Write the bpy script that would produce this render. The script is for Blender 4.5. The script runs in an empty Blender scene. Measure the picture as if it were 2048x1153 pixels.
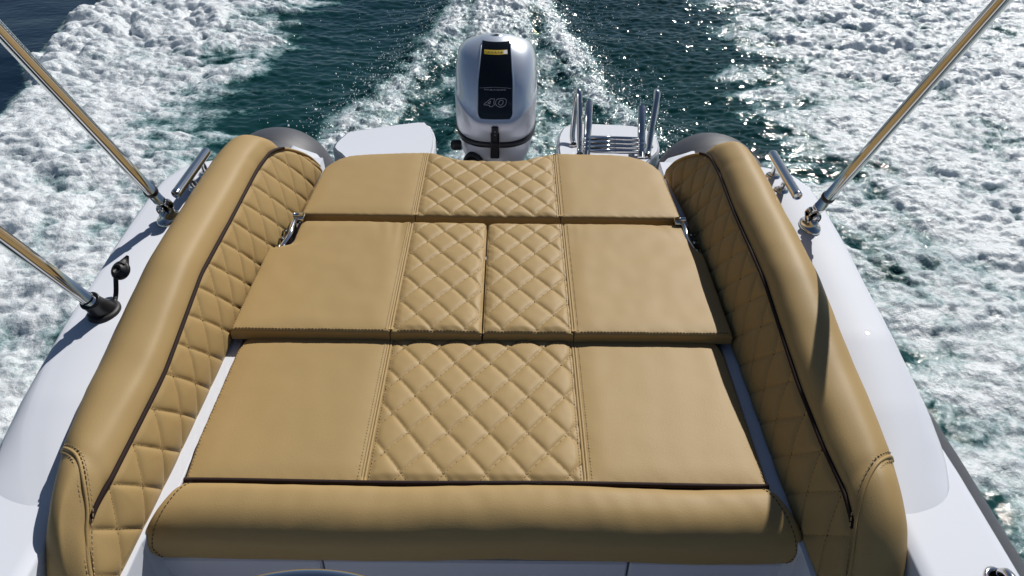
import bpy, math
import numpy as np
from mathutils import Vector, Matrix
R = math.radians
scene = bpy.context.scene
COL = scene.collection
rng = np.random.default_rng(7)

# ------------------------------------------------------------------ mesh helpers
def link_mesh(name, v, f, mat, parent=None, smooth=True, attr=None):
    me = bpy.data.meshes.new(name)
    v = np.asarray(v, dtype=np.float32)
    if isinstance(f, np.ndarray):
        n, k = f.shape
        me.vertices.add(len(v)); me.vertices.foreach_set('co', v.ravel())
        me.loops.add(n * k); me.loops.foreach_set('vertex_index', f.astype(np.int32).ravel())
        me.polygons.add(n)
        me.polygons.foreach_set('loop_start', np.arange(0, n * k, k, dtype=np.int32))
        me.polygons.foreach_set('loop_total', np.full(n, k, dtype=np.int32))
        me.update(calc_edges=True)
    else:
        me.from_pydata([tuple(map(float, p)) for p in v], [], f)
        me.update()
    me.polygons.foreach_set('use_smooth', np.full(len(me.polygons), smooth))
    for an, av in (attr or {}).items():
        a = me.attributes.new(an, 'FLOAT', 'POINT')
        a.data.foreach_set('value', np.asarray(av, np.float32).ravel())
    me.materials.append(mat)
    o = bpy.data.objects.new(name, me)
    COL.objects.link(o)
    if parent is not None:
        o.parent = parent
        if parent.type == 'EMPTY': o.matrix_parent_inverse = Matrix.Translation(parent.location).inverted()
    return o
def tag(o, label=None, cat=None, group=None, kind=None):
    if label: o['label'] = label
    if cat: o['category'] = cat
    if group: o['group'] = group
    if kind: o['kind'] = kind
    return o
def thing(name, label, cat, loc, group=None):
    o = bpy.data.objects.new(name, None); COL.objects.link(o)
    o.location = loc; o.empty_display_size = .05
    return tag(o, label, cat, group)

class MB:
    """collects pieces of ONE object"""
    def __init__(s): s.v = []; s.f = []; s.n = 0
    def add(s, v, f):
        v = np.asarray(v, float)
        s.v.append(v); s.f += [tuple(int(i) + s.n for i in q) for q in f]; s.n += len(v); return s
    def build(s, name, mat, parent=None, smooth=True):
        return link_mesh(name, np.concatenate(s.v), s.f, mat, parent, smooth)
def grid_faces(n, m, cu=False, cv=False):
    f = []
    for i in range(n if cu else n - 1):
        for j in range(m if cv else m - 1):
            a = i * m + j; b = ((i + 1) % n) * m + j
            c = ((i + 1) % n) * m + (j + 1) % m; d = i * m + (j + 1) % m
            f.append((a, b, c, d))
    return f
def grid_np(n, m):
    i, j = np.meshgrid(np.arange(n - 1), np.arange(m - 1), indexing='ij')
    a = (i * m + j).ravel()
    return np.stack([a, a + m, a + m + 1, a + 1], 1)
def sheet(P, name, mat, parent=None, flip=False, smooth=True):
    n, m = P.shape[:2]
    f = grid_np(n, m)
    if flip: f = f[:, ::-1].copy()
    return link_mesh(name, P.reshape(-1, 3), f, mat, parent, smooth)
def tube_geo(path, r, seg=14, caps=True, closed=False):
    P = [Vector(p) for p in path]; n = len(P)
    rad = r if hasattr(r, '__len__') else [r] * n
    vs = []; up = None
    for i in range(n):
        a = P[(i - 1) % n] if (closed or i > 0) else P[i]
        b = P[(i + 1) % n] if (closed or i < n - 1) else P[i]
        t = (b - a).normalized()
        if up is None:
            up = t.orthogonal().normalized()
        up = (up - t * up.dot(t)).normalized(); sd = t.cross(up)
        for k in range(seg):
            w = 2 * math.pi * k / seg
            vs.append(P[i] + (up * math.cos(w) + sd * math.sin(w)) * rad[i])
    f = grid_faces(n, seg, closed, True)
    if caps and not closed:
        f.append(tuple(range(seg))[::-1]); f.append(tuple((n - 1) * seg + k for k in range(seg)))
    return [tuple(v) for v in vs], f
def smooth_path(pts, sub=6, closed=False):
    P = [np.array(p, float) for p in pts]; n = len(P); out = []
    rngi = range(n if closed else n - 1)
    for i in rngi:
        p0 = P[(i - 1) % n] if (closed or i > 0) else 2 * P[0] - P[1]
        p1 = P[i]; p2 = P[(i + 1) % n]
        p3 = P[(i + 2) % n] if (closed or i < n - 2) else 2 * P[-1] - P[-2]
        for k in range(sub):
            t = k / sub
            out.append(.5 * ((2 * p1) + (-p0 + p2) * t + (2 * p0 - 5 * p1 + 4 * p2 - p3) * t * t + (-p0 + 3 * p1 - 3 * p2 + p3) * t ** 3))
    if not closed: out.append(P[-1])
    return out
def box_geo(c, s, rot=None, bev=.0):
    """box with chamfered vertical and horizontal edges"""
    x, y, z = [k / 2 for k in s]; b = min(bev, x * .9, y * .9, z * .9)
    if b <= 0:
        v = [(i * x, j * y, k * z) for i in (-1, 1) for j in (-1, 1) for k in (-1, 1)]
        f = [(0, 1, 3, 2), (4, 6, 7, 5), (0, 4, 5, 1), (2, 3, 7, 6), (0, 2, 6, 4), (1, 5, 7, 3)]
    else:
        def ring(xx, yy, zz, bb):
            return [(-xx + bb, -yy, zz), (xx - bb, -yy, zz), (xx, -yy + bb, zz), (xx, yy - bb, zz), (xx - bb, yy, zz), (-xx + bb, yy, zz), (-xx, yy - bb, zz), (-xx, -yy + bb, zz)]
        v = ring(x - b, y - b, -z, b * .5) + ring(x, y, -z + b, b) + ring(x, y, z - b, b) + ring(x - b, y - b, z, b * .5)
        f = grid_faces(4, 8, False, True); f = [q[::-1] for q in f]
        f += [tuple(range(8))[::-1], tuple(24 + k for k in range(8))]
    v = np.array(v)
    if rot is not None: v = v @ np.array(rot.to_matrix()).T if hasattr(rot, 'to_matrix') else v @ np.array(rot).T
    return v + np.array(c), f
def lathe_geo(prof, c, axis=(0, 0, 1), seg=28):
    """prof: list of (radius, height) along axis"""
    q = Vector((0, 0, 1)).rotation_difference(Vector(axis).normalized()).to_matrix()
    vs = []
    for r, h in prof:
        for k in range(seg):
            w = 2 * math.pi * k / seg
            vs.append(Vector(c) + q @ Vector((r * math.cos(w), r * math.sin(w), h)))
    f = [t for t in grid_faces(len(prof), seg, False, True)]
    f += [tuple(range(seg))[::-1], tuple((len(prof) - 1) * seg + k for k in range(seg))]
    return [tuple(v) for v in vs], f
def interp(x, xs, ys): return np.interp(x, xs, ys)
def sstep(a, b, x):
    t = np.clip((x - a) / (b - a), 0, 1); return t * t * (3 - 2 * t)

# ------------------------------------------------------------------ numpy noise
def perlin(x, y, seed=0):
    xi = np.floor(x).astype(np.int64); yi = np.floor(y).astype(np.int64)
    xf = x - xi; yf = y - yi
    def g(ix, iy, dx, dy):
        h = (ix * 374761393 + iy * 668265263 + seed * 974711) & 0x7fffffff
        h = ((h ^ (h >> 13)) * 1274126177) & 0x7fffffff
        h = h ^ (h >> 16)
        a = (h & 1023) * (2 * np.pi / 1024)
        return np.cos(a) * dx + np.sin(a) * dy
    u = xf ** 3 * (xf * (xf * 6 - 15) + 10); v = yf ** 3 * (yf * (yf * 6 - 15) + 10)
    a = g(xi, yi, xf, yf); b = g(xi + 1, yi, xf - 1, yf)
    c = g(xi, yi + 1, xf, yf - 1); d = g(xi + 1, yi + 1, xf - 1, yf - 1)
    return 1.5 * ((a * (1 - u) + b * u) * (1 - v) + (c * (1 - u) + d * u) * v)
def fbm(x, y, oct, seed=0, gain=.5):
    s = 0; a = 1
    for k in range(oct):
        s = s + a * perlin(x * 2 ** k + 17.3 * k, y * 2 ** k - 9.1 * k, seed + k); a *= gain
    return s

# ------------------------------------------------------------------ materials
def new_mat(name):
    m = bpy.data.materials.new(name); m.use_nodes = True
    nt = m.node_tree; return m, nt, nt.nodes['Principled BSDF']
def setp(b, **k):
    for n, v in k.items():
        n = n.replace('_', ' ')
        b.inputs[n].default_value = v
def rgb(r, g, b): return (r, g, b, 1)
def simple(name, col, rough=.4, metal=0., spec=.5, coat=0., coat_r=.05, bump=None, var=None):
    m, nt, b = new_mat(name)
    setp(b, Base_Color=rgb(*col), Roughness=rough, Metallic=metal, Specular_IOR_Level=spec, Coat_Weight=coat, Coat_Roughness=coat_r)
    tc = nt.nodes.new('ShaderNodeTexCoord')
    if bump:
        n = nt.nodes.new('ShaderNodeTexNoise'); n.inputs['Scale'].default_value = bump[0]; n.inputs['Detail'].default_value = 4
        nt.links.new(tc.outputs['Object'], n.inputs['Vector'])
        bp = nt.nodes.new('ShaderNodeBump'); bp.inputs['Strength'].default_value = bump[1]; bp.inputs['Distance'].default_value = bump[2]
        nt.links.new(n.outputs['Fac'], bp.inputs['Height']); nt.links.new(bp.outputs['Normal'], b.inputs['Normal'])
    if var:
        n = nt.nodes.new('ShaderNodeTexNoise'); n.inputs['Scale'].default_value = var[0]; n.inputs['Detail'].default_value = 5
        nt.links.new(tc.outputs['Object'], n.inputs['Vector'])
        r = nt.nodes.new('ShaderNodeMapRange'); r.inputs['To Min'].default_value = 1 - var[1]; r.inputs['To Max'].default_value = 1 + var[1]
        nt.links.new(n.outputs['Fac'], r.inputs['Value'])
        mx = nt.nodes.new('ShaderNodeMix'); mx.data_type = 'RGBA'; mx.blend_type = 'MULTIPLY'; mx.inputs['Factor'].default_value = 1
        mx.inputs[6].default_value = rgb(*col); nt.links.new(r.outputs['Result'], mx.inputs[7])
        nt.links.new(mx.outputs[2], b.inputs['Base Color'])
        r2 = nt.nodes.new('ShaderNodeMapRange'); r2.inputs['To Min'].default_value = rough * .8; r2.inputs['To Max'].default_value = rough * 1.25
        nt.links.new(n.outputs['Fac'], r2.inputs['Value']); nt.links.new(r2.outputs['Result'], b.inputs['Roughness'])
    return m
def leather(name, col):
    m, nt, b = new_mat(name)
    setp(b, Roughness=.52, Specular_IOR_Level=.2)
    tc = nt.nodes.new('ShaderNodeTexCoord')
    n1 = nt.nodes.new('ShaderNodeTexNoise'); n1.inputs['Scale'].default_value = 3.5; n1.inputs['Detail'].default_value = 6
    n2 = nt.nodes.new('ShaderNodeTexVoronoi'); n2.inputs['Scale'].default_value = 520
    n3 = nt.nodes.new('ShaderNodeTexNoise'); n3.inputs['Scale'].default_value = 16; n3.inputs['Detail'].default_value = 3
    for n in (n1, n2, n3): nt.links.new(tc.outputs['Object'], n.inputs['Vector'])
    r = nt.nodes.new('ShaderNodeMapRange'); r.inputs['To Min'].default_value = .95; r.inputs['To Max'].default_value = 1.05
    nt.links.new(n1.outputs['Fac'], r.inputs['Value'])
    mx = nt.nodes.new('ShaderNodeMix'); mx.data_type = 'RGBA'; mx.blend_type = 'MULTIPLY'; mx.inputs['Factor'].default_value = 1
    mx.inputs[6].default_value = rgb(*col); nt.links.new(r.outputs['Result'], mx.inputs[7]); nt.links.new(mx.outputs[2], b.inputs['Base Color'])
    b1 = nt.nodes.new('ShaderNodeBump'); b1.inputs['Strength'].default_value = .25; b1.inputs['Distance'].default_value = .0007
    nt.links.new(n2.outputs['Distance'], b1.inputs['Height'])
    b2 = nt.nodes.new('ShaderNodeBump'); b2.inputs['Strength'].default_value = .08; b2.inputs['Distance'].default_value = .004
    nt.links.new(n3.outputs['Fac'], b2.inputs['Height']); nt.links.new(b1.outputs['Normal'], b2.inputs['Normal'])
    nt.links.new(b2.outputs['Normal'], b.inputs['Normal'])
    return m

TAN = (.352, .241, .104)
M_tan = leather('tan_leather', TAN)
M_pipe = simple('brown_piping', (.022, .011, .009), .75, spec=.2, bump=(300, .3, .001))
M_thread = simple('tan_thread', (.34, .25, .13), .8)
M_hole = simple('stitch_thread_dark', (.085, .05, .02), .8)
M_under = simple('dark_backing', (.03, .022, .015), .8)
M_gel = simple('white_gelcoat', (.635, .66, .72), .5, spec=.08, coat=.45, coat_r=.02, var=(2.2, .025))
M_gelgrey = simple('light_grey_gelcoat', (.56, .56, .63), .3, var=(3, .05))
M_tube = simple('grey_hypalon', (.055, .058, .070), .5, spec=.4, bump=(180, .15, .001), var=(4, .12))
M_tubeseam = simple('grey_hypalon_tape', (.04, .042, .052), .55)
M_chrome = simple('polished_steel', (.66, .65, .64), .07, metal=1., var=(9, .05))
M_black = simple('black_plastic', (.012, .012, .014), .38, bump=(200, .15, .001))
M_rubber = simple('black_rubber', (.01, .01, .012), .55)
M_silver = simple('silver_paint', (.70, .75, .83), .32, metal=.65, coat=.6, coat_r=.05, var=(3, .03))
M_silver2 = simple('grey_silver_paint', (.62, .62, .65), .36, metal=.3, coat=.25, coat_r=.06, var=(3, .03))
M_gloss = simple('gloss_black', (.004, .004, .005), .08, coat=.4, spec=.4)
M_yel = simple('yellow_label', (.75, .52, .03), .45)
M_lblwhite = simple('white_print', (.75, .75, .72), .5)
M_grey = simple('grey_print', (.40, .40, .42), .45)
M_dark = simple('dark_print', (.03, .03, .02), .5)
M_groove = simple('dark_gap', (.012, .011, .014), .7)
M_deck = simple('cockpit_floor_gelcoat', (.55, .56, .58), .35, bump=(260, .5, .002))

# ------------------------------------------------------------------ camera, light
cam = bpy.data.cameras.new('camera'); cam.sensor_width = 36; cam.lens = 36 * 1500 / 2048
cam.clip_start = .02; cam.clip_end = 6000
co = bpy.data.objects.new('camera', cam); COL.objects.link(co); scene.camera = co
p, yw, rl = 0.64838525, 0.00887857, 0.01688955
CAMX, CZ = .05826575, 2.05
fw = Vector((math.sin(yw) * math.cos(p), math.cos(yw) * math.cos(p), -math.sin(p)))
rt = Vector((math.cos(yw), -math.sin(yw), 0)); up = rt.cross(fw)
Rt = math.cos(rl) * rt + math.sin(rl) * up; Up = -math.sin(rl) * rt + math.cos(rl) * up
mt = Matrix((Rt, Up, -fw)).transposed().to_4x4(); mt.translation = (CAMX, 0, CZ)
co.matrix_world = mt

AZ, EL = R(30), R(42)
S = Vector((math.cos(EL) * math.sin(AZ), math.cos(EL) * math.cos(AZ), math.sin(EL)))
sl = bpy.data.lights.new('sun', 'SUN'); sl.energy = 4.9; sl.angle = R(.53); sl.color = (1, .965, .91)
so = bpy.data.objects.new('sun', sl); COL.objects.link(so)
so.rotation_euler = S.to_track_quat('Z', 'Y').to_euler(); so.location = S * 30
w = bpy.data.worlds.new('World'); scene.world = w; w.use_nodes = True
nt = w.node_tree; bg = nt.nodes['Background']
sky = nt.nodes.new('ShaderNodeTexSky'); sky.sky_type = 'NISHITA'; sky.sun_disc = False
sky.sun_elevation = EL; sky.sun_rotation = AZ; sky.air_density = 1.0; sky.dust_density = .4; sky.ozone_density = 2.0
nt.links.new(sky.outputs['Color'], bg.inputs['Color']); bg.inputs['Strength'].default_value = .05
scene.view_settings.view_transform = 'Standard'; scene.view_settings.look = 'None'
scene.view_settings.exposure = 0; scene.view_settings.gamma = 1; scene.view_settings.use_curve_mapping = False
scene.cycles.max_bounces = 8; scene.cycles.use_denoising = True
scene.cycles.caustics_reflective = False; scene.cycles.caustics_refractive = False

# ------------------------------------------------------------------ water
def axis_coords(lo, hi, step, far):
    a = np.arange(lo, hi, step); out = [a]
    def grow(start, sgn):
        v = []; s = step; x = start
        while abs(x) < far:
            s *= 1.25; x += sgn * s; v.append(x)
        return np.array(v)
    return np.concatenate([grow(lo, -1)[::-1], a, grow(a[-1], 1)])
def water():
    xs = axis_coords(-5.6, 6.0, .0115, 2500); ys = axis_coords(.6, 8.6, .0115, 2500)
    X, Y = np.meshgrid(xs, ys, indexing='ij')
    near = (sstep(-14, -6, X) * (1 - sstep(6.5, 14, X)) * sstep(-8, 0, Y) * (1 - sstep(9, 18, Y)))
    # ---- how much foam lies where
    wob = .16 * perlin(X * 1.1, Y * 1.1, 3) + .09 * perlin(X * 3.1, Y * 3.1, 4)
    wob2 = .35 * perlin(X * .8 + 5, Y * .8, 5) + .2 * perlin(X * 2.2, Y * 2.2, 6)
    yk = np.clip(Y, 0, 20)
    outL = -interp(yk, [0, 4.8, 5.5, 6.9, 9, 20], [3.0, 3.36, 3.50, 3.74, 4.1, 6])
    strand = perlin(X * 1.3, Y * 4.2, 60) + .5 * perlin(X * 2.9, Y * 8.5, 61)
    sh = .55 * (1 - sstep(3.0, 4.4, Y))
    Lin = 1 - sstep(-2.45, -1.10, X + .7 * wob2 - sh + .42 * strand)
    outer = sstep(-.05, .16, X - outL + wob * 1.15)
    left = Lin * outer
    Rin = sstep(1.10, 2.6, X + .7 * wob2 + sh + .42 * strand)
    right = Rin * (.86 + .14 * sstep(1.7, 2.6, X)) * (1 - sstep(6.5, 8.5, X))
    def band(pts, wd):
        px = interp(yk, [q[1] for q in pts], [q[0] for q in pts])
        ww = interp(yk, [q[1] for q in pts], wd)
        return np.exp(-((X - px + .35 * wob) / ww) ** 2)
    sL = band([(-1.05, 3.4), (-.86, 4.5), (-.71, 5.05), (-.50, 5.8), (-.36, 6.8), (-.1, 8.5)], [.25, .25, .24, .22, .19, .3])
    sR = band([(1.1, 3.4), (.82, 4.6), (.63, 5.1), (.50, 5.8), (.37, 6.8), (.1, 8.5)], [.27, .26, .25, .23, .19, .3])
    plume = np.exp(-(X / interp(yk, [3, 4, 5.5, 6.3, 7, 9], [.36, .38, .34, .30, .36, .6])) ** 4) * interp(yk, [3, 4.4, 5.6, 6.5, 7, 9], [.80, .66, .72, .95, 1, 1])
    churn = (.44 + .30 * perlin(X * 3.1, Y * 2.1, 74) + .22 * perlin(X * 7, Y * 6, 75)) * np.exp(-(X / np.interp(yk, [3, 4.5, 6.8], [1.15, .85, .5])) ** 4)
    brk = .96 + .42 * perlin(X * 2.7 + Y, Y * 1.6, 70) + .3 * perlin(X * 7, Y * 5, 71)
    d = np.maximum.reduce([left, right, .70 * sL * brk, .66 * sR * brk, plume, churn * sstep(2.5, 4, Y)])
    patch = fbm(X * 1.5, Y * 1.2, 4, 11)
    d = d * (1 + .22 * patch) + .10 * patch * (d > .02) * (1 - np.abs(2 * d - 1).clip(0, 1))
    streak = perlin(X * 5.5 + .9 * Y, Y * 1.2, 80) + .6 * perlin(X * 12 + 2 * Y, Y * 2.6, 81)
    d = d * (1 - .23 * sstep(.0, .7, streak) * (1 - .6 * sstep(2.4, 3.2, -X)))
    d = np.clip(d, 0, 1.15) * near
    # ---- shape
    calm = 1 - sstep(.1, .4, X - outL)
    z = .030 * perlin(X * .55, Y * .8, 20) + .012 * perlin(X * 1.5, Y * 2.3, 21)
    rip = .0095 * fbm(X * 2.6, Y * 4.6, 3, 22, .45) + .0035 * fbm(X * 9, Y * 14, 2, 27)
    rip = rip + .0029 * perlin(X * 13 + .8 * Y, Y * 19, 51) * (1 + .5 + 1.3 * sstep(.1, .9, X)) + .0012 * perlin(X * 24, Y * 30, 52) * (1 + .7 + 1.5 * sstep(.1, .9, X))
    z = z + rip * (1 - .85 * calm)
    # soft rounded lumps of foam (domes of several sizes), smoother towards the hull
    wx = X + .07 * perlin(X * 2.3, Y * 2.3, 40); wy = Y + .07 * perlin(X * 2.3, Y * 2.3, 41)
    def domes(fx, fy, seed, rad=.85):
        x = wx * fx; y = wy * fy; xi = np.floor(x).astype(np.int64); yi = np.floor(y).astype(np.int64)
        out = np.zeros_like(x)
        for a in (-1, 0, 1):
            for c in (-1, 0, 1):
                ix = xi + a; iy = yi + c
                h = (ix * 374761393 + iy * 668265263 + seed * 1442695) & 0x7fffffff
                h = ((h ^ (h >> 13)) * 1274126177) & 0x7fffffff; h ^= h >> 16
                r1 = (h & 255) / 255.; r2 = ((h >> 8) & 255) / 255.; r3 = ((h >> 16) & 255) / 255.
                rr = rad * (.55 + .45 * r3)
                q = 1 - ((x - ix - r1) ** 2 + (y - iy - r2) ** 2) / rr ** 2
                out = np.maximum(out, np.sqrt(np.maximum(q, 0)) * (.35 + .65 * r3))
        return out
    d1 = domes(3.7, 4.9, 1); d2 = domes(7.6, 9.6, 2); d3 = domes(15.5, 18.5, 3); d4 = domes(28, 31, 4)
    b2 = d2; b3 = d3 * .8; b4 = d4 * .6
    solid = np.maximum(left, right * .9)
    nearhull = sstep(2.0, 4.0, Y)
    far = .35 + .65 * nearhull
    vary = .38 + .62 * sstep(-.5, .6, perlin(X * .9 + .3 * Y, Y * .55, 63) + .5 * perlin(X * 2.1, Y * 1.4, 64))
    lump = (.078 * d1 + .048 * d2) * far * vary + .019 * d3 + .006 * d4 + .045 * np.abs(perlin(wx * 1.1, wy * 1.6, 30))
    z = z + solid * sstep(.25, .9, solid) * (lump - .03)
    crest = np.clip(.45 * d1 + .40 * d2 + .25 * d3 + .1 * d4, 0, 1)
    thin = solid * (1 - .35 * (np.abs(X + .2) / 3.4).clip(0, 1))
    d = np.where(solid > .02, d * (1 - .36 * (1 - sstep(.2, .75, crest)) * (.35 + .65 * nearhull) * np.where(X < 0, 1 - .8 * sstep(2.2, 3.0, -X), 1)) * (1 - .16 * (1 - nearhull)), d)
    spr = np.maximum.reduce([.8 * sL, .8 * sR, plume])
    fine = .035 * b2 + .04 * b3 + .03 * b4 + .03 * np.abs(perlin(wx * 33, wy * 33, 34))
    z = z + spr * (fine * .9 + .03) + .10 * plume * sstep(5.6, 7.2, Y)
    z = z + churn * 1.2 * (.010 * fbm(X * 9, Y * 10, 3, 36) + .006 * perlin(X * 40, Y * 40, 39))
    z = z * near
    z = z - .08 * np.exp(-(X / 1.3) ** 4) * sstep(2.4, 3.2, Y) * (1 - sstep(4.5, 7, Y))
    V = np.stack([X, Y, z], -1).reshape(-1, 3)
    m, nt, b = new_mat('sea_water_with_foam')
    L = nt.links.new
    def node(t, **k):
        n = nt.nodes.new(t)
        for a, c in k.items(): setattr(n, a, c)
        return n
    ch = node('ShaderNodeAttribute', attribute_name='churn'); at = node('ShaderNodeAttribute', attribute_name='foam'); geo = node('ShaderNodeNewGeometry')
    def noise(sc, det, rough=.6, dist=0.):
        n = node('ShaderNodeTexNoise'); n.inputs['Scale'].default_value = sc; n.inputs['Detail'].default_value = det
        n.inputs['Roughness'].default_value = rough; n.inputs['Distortion'].default_value = dist
        L(geo.outputs['Position'], n.inputs['Vector']); return n.outputs['Fac']
    def math_(op, a, c, clamp=False):
        n = node('ShaderNodeMath', operation=op); n.use_clamp = clamp
        for i, q in enumerate((a, c)):
            if isinstance(q, (int, float)): n.inputs[i].default_value = q
            else: L(q, n.inputs[i])
        return n.outputs[0]
    n1 = noise(6.5, 7, .68, .6); n2 = noise(38, 5, .7, .3)
    k = math_('ADD', math_('MULTIPLY', math_('SUBTRACT', n1, .5), 1.35), math_('MULTIPLY', math_('SUBTRACT', n2, .5), 1.1))
    s = math_('ADD', math_('MULTIPLY', at.outputs['Fac'], 1.16), math_('MULTIPLY', k, math_('MULTIPLY', math_('ADD', at.outputs['Fac'], .08, True), 1.0)))
    mr = node('ShaderNodeMapRange', interpolation_type='SMOOTHSTEP'); mr.inputs['From Min'].default_value = .28; mr.inputs['From Max'].default_value = 1.02
    L(s, mr.inputs['Value']); mask = mr.outputs['Result']
    cr = node('ShaderNodeValToRGB'); e = cr.color_ramp.elements
    e[0].position = 0; e[0].color = rgb(.003, .030, .030)
    e[1].position = 1; e[1].color = rgb(.655, .69, .715)
    for pos, c in ((.14, (.010, .055, .054)), (.34, (.13, .22, .225)), (.66, (.36, .445, .47))):
        x = e.new(pos); x.color = rgb(*c)
    L(mask, cr.inputs['Fac'])
    ae = node('ShaderNodeAttribute', attribute_name='aerated')
    deep = node('ShaderNodeMix', data_type='RGBA'); deep.inputs[6].default_value = rgb(.001, .010, .022)
    L(ae.outputs['Fac'], deep.inputs['Factor']); L(cr.outputs['Color'], deep.inputs[7])
    fin = node('ShaderNodeMix', data_type='RGBA'); L(math_('MULTIPLY', mask, 5., True), fin.inputs['Factor'])
    L(deep.outputs[2], fin.inputs[6]); L(cr.outputs['Color'], fin.inputs[7]); L(fin.outputs[2], b.inputs['Base Color'])
    mr2 = node('ShaderNodeMapRange'); mr2.inputs['To Min'].default_value = .045; mr2.inputs['To Max'].default_value = .2
    L(mask, mr2.inputs['Value']); L(mr2.outputs['Result'], b.inputs['Roughness'])
    b.inputs['IOR'].default_value = 1.33
    b.inputs['Subsurface Radius'].default_value = (.8, .95, 1.0); b.inputs['Subsurface Scale'].default_value = .022
    L(math_('MULTIPLY', mask, .75), b.inputs['Subsurface Weight'])
    h = math_('ADD', math_('MULTIPLY', math_('MULTIPLY', noise(60, 4, .6), .5), mask), math_('MULTIPLY', noise(20, 1.5, .5), 1.0))
    bp = node('ShaderNodeBump'); bp.inputs['Distance'].default_value = .016
    mr3 = node('ShaderNodeMapRange'); mr3.inputs['From Max'].default_value = .7; mr3.inputs['To Min'].default_value = .10; mr3.inputs['To Max'].default_value = 1.0
    L(ch.outputs['Fac'], mr3.inputs['Value']); L(mr3.outputs['Result'], bp.inputs['Strength'])
    L(h, bp.inputs['Height']); L(bp.outputs['Normal'], b.inputs['Normal'])
    o = link_mesh('water', V, grid_np(len(xs), len(ys)), m, None, True,
                  {'foam': d, 'churn': np.clip(np.maximum.reduce([solid, .9 * spr, churn * 1.6]), 0, 1), 'aerated': (1 - calm) * near * (1 - .25 * sstep(4.8, 6.8, Y))})
    tag(o, 'dark teal sea churned into white foam by the wake', 'water', kind='structure')
    # droplets of spray over the two bands of the wake
    N = 5200
    ico_v, ico_f = [], []
    t = (1 + 5 ** .5) / 2
    base = np.array([(-1, t, 0), (1, t, 0), (-1, -t, 0), (1, -t, 0), (0, -1, t), (0, 1, t), (0, -1, -t), (0, 1, -t), (t, 0, -1), (t, 0, 1), (-t, 0, -1), (-t, 0, 1)]) / 1.9
    bf = np.array([(0, 11, 5), (0, 5, 1), (0, 1, 7), (0, 7, 10), (0, 10, 11), (1, 5, 9), (5, 11, 4), (11, 10, 2), (10, 7, 6), (7, 1, 8), (3, 9, 4), (3, 4, 2), (3, 2, 6), (3, 6, 8), (3, 8, 9), (4, 9, 5), (2, 4, 11), (6, 2, 10), (8, 6, 7), (9, 8, 1)])
    yy = rng.uniform(3.9, 7.4, N); side = rng.random(N)
    xl = np.interp(yy, [3.4, 4.5, 5.05, 5.8, 6.8, 8.5], [-1.05, -.86, -.71, -.50, -.36, -.1])
    xx = np.where(side < .5, xl, -xl * .98) + rng.normal(0, .17, N) * (1 + .9 * (rng.random(N) < .3))
    m3 = rng.random(N) < .16; xx = np.where(m3, rng.normal(0, .25, N), xx)
    zz = np.abs(rng.normal(0, .065, N)) + .01
    rr = rng.uniform(.0016, .0045, N) * (1 + (rng.random(N) < .06) * 1.0)
    V = (base[None] * rr[:, None, None] * np.stack([np.ones(N), rng.uniform(.8, 1.8, N), np.ones(N)], 1)[:, None, :]) + np.stack([xx, yy, zz], 1)[:, None, :]
    F = (bf[None] + (np.arange(N) * 12)[:, None, None]).reshape(-1, 3)
    md = simple('spray_white', (.85, .87, .88), .12)
    o = link_mesh('spray_droplets', V.reshape(-1, 3), F, md)
    tag(o, 'fine white spray droplets flying over the wake behind the motor', 'spray', kind='stuff')
water()

# ------------------------------------------------------------------ stitches
def stitch_mesh(name, mat, parent, C, T, N, l=.0056, w=.0020, h=.0013):
    C = np.asarray(C); T = np.asarray(T); N = np.asarray(N)
    T = T / np.linalg.norm(T, axis=1)[:, None]; N = N / np.linalg.norm(N, axis=1)[:, None]
    Bv = np.cross(N, T)
    V = []
    for a, bb, c in ((-1, -1, 0), (1, -1, 0), (1, 1, 0), (-1, 1, 0), (-.7, -.6, 1), (.7, -.6, 1), (.7, .6, 1), (-.7, .6, 1)):
        V.append(C + T * a * l / 2 + Bv * bb * w / 2 + N * (c * h - .0002))
    V = np.stack(V, 1).reshape(-1, 3)
    q = np.array([(4, 5, 6, 7), (0, 1, 5, 4), (1, 2, 6, 5), (2, 3, 7, 6), (3, 0, 4, 7)])
    F = (q[None] + (np.arange(len(C)) * 8)[:, None, None]).reshape(-1, 4)
    return link_mesh(name, V, F, mat, parent, False)
def dash_points(path, pitch):
    """points and tangents every pitch along a polyline"""
    P = np.asarray(path, float); d = np.linalg.norm(np.diff(P, axis=0), axis=1); s = np.concatenate([[0], np.cumsum(d)])
    t = np.arange(pitch / 2, s[-1], pitch)
    C = np.stack([np.interp(t, s, P[:, k]) for k in range(3)], 1)
    C2 = np.stack([np.interp(np.minimum(t + .001, s[-1]), s, P[:, k]) for k in range(3)], 1)
    C1 = np.stack([np.interp(np.maximum(t - .001, 0), s, P[:, k]) for k in range(3)], 1)
    return C, C2 - C1

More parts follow.
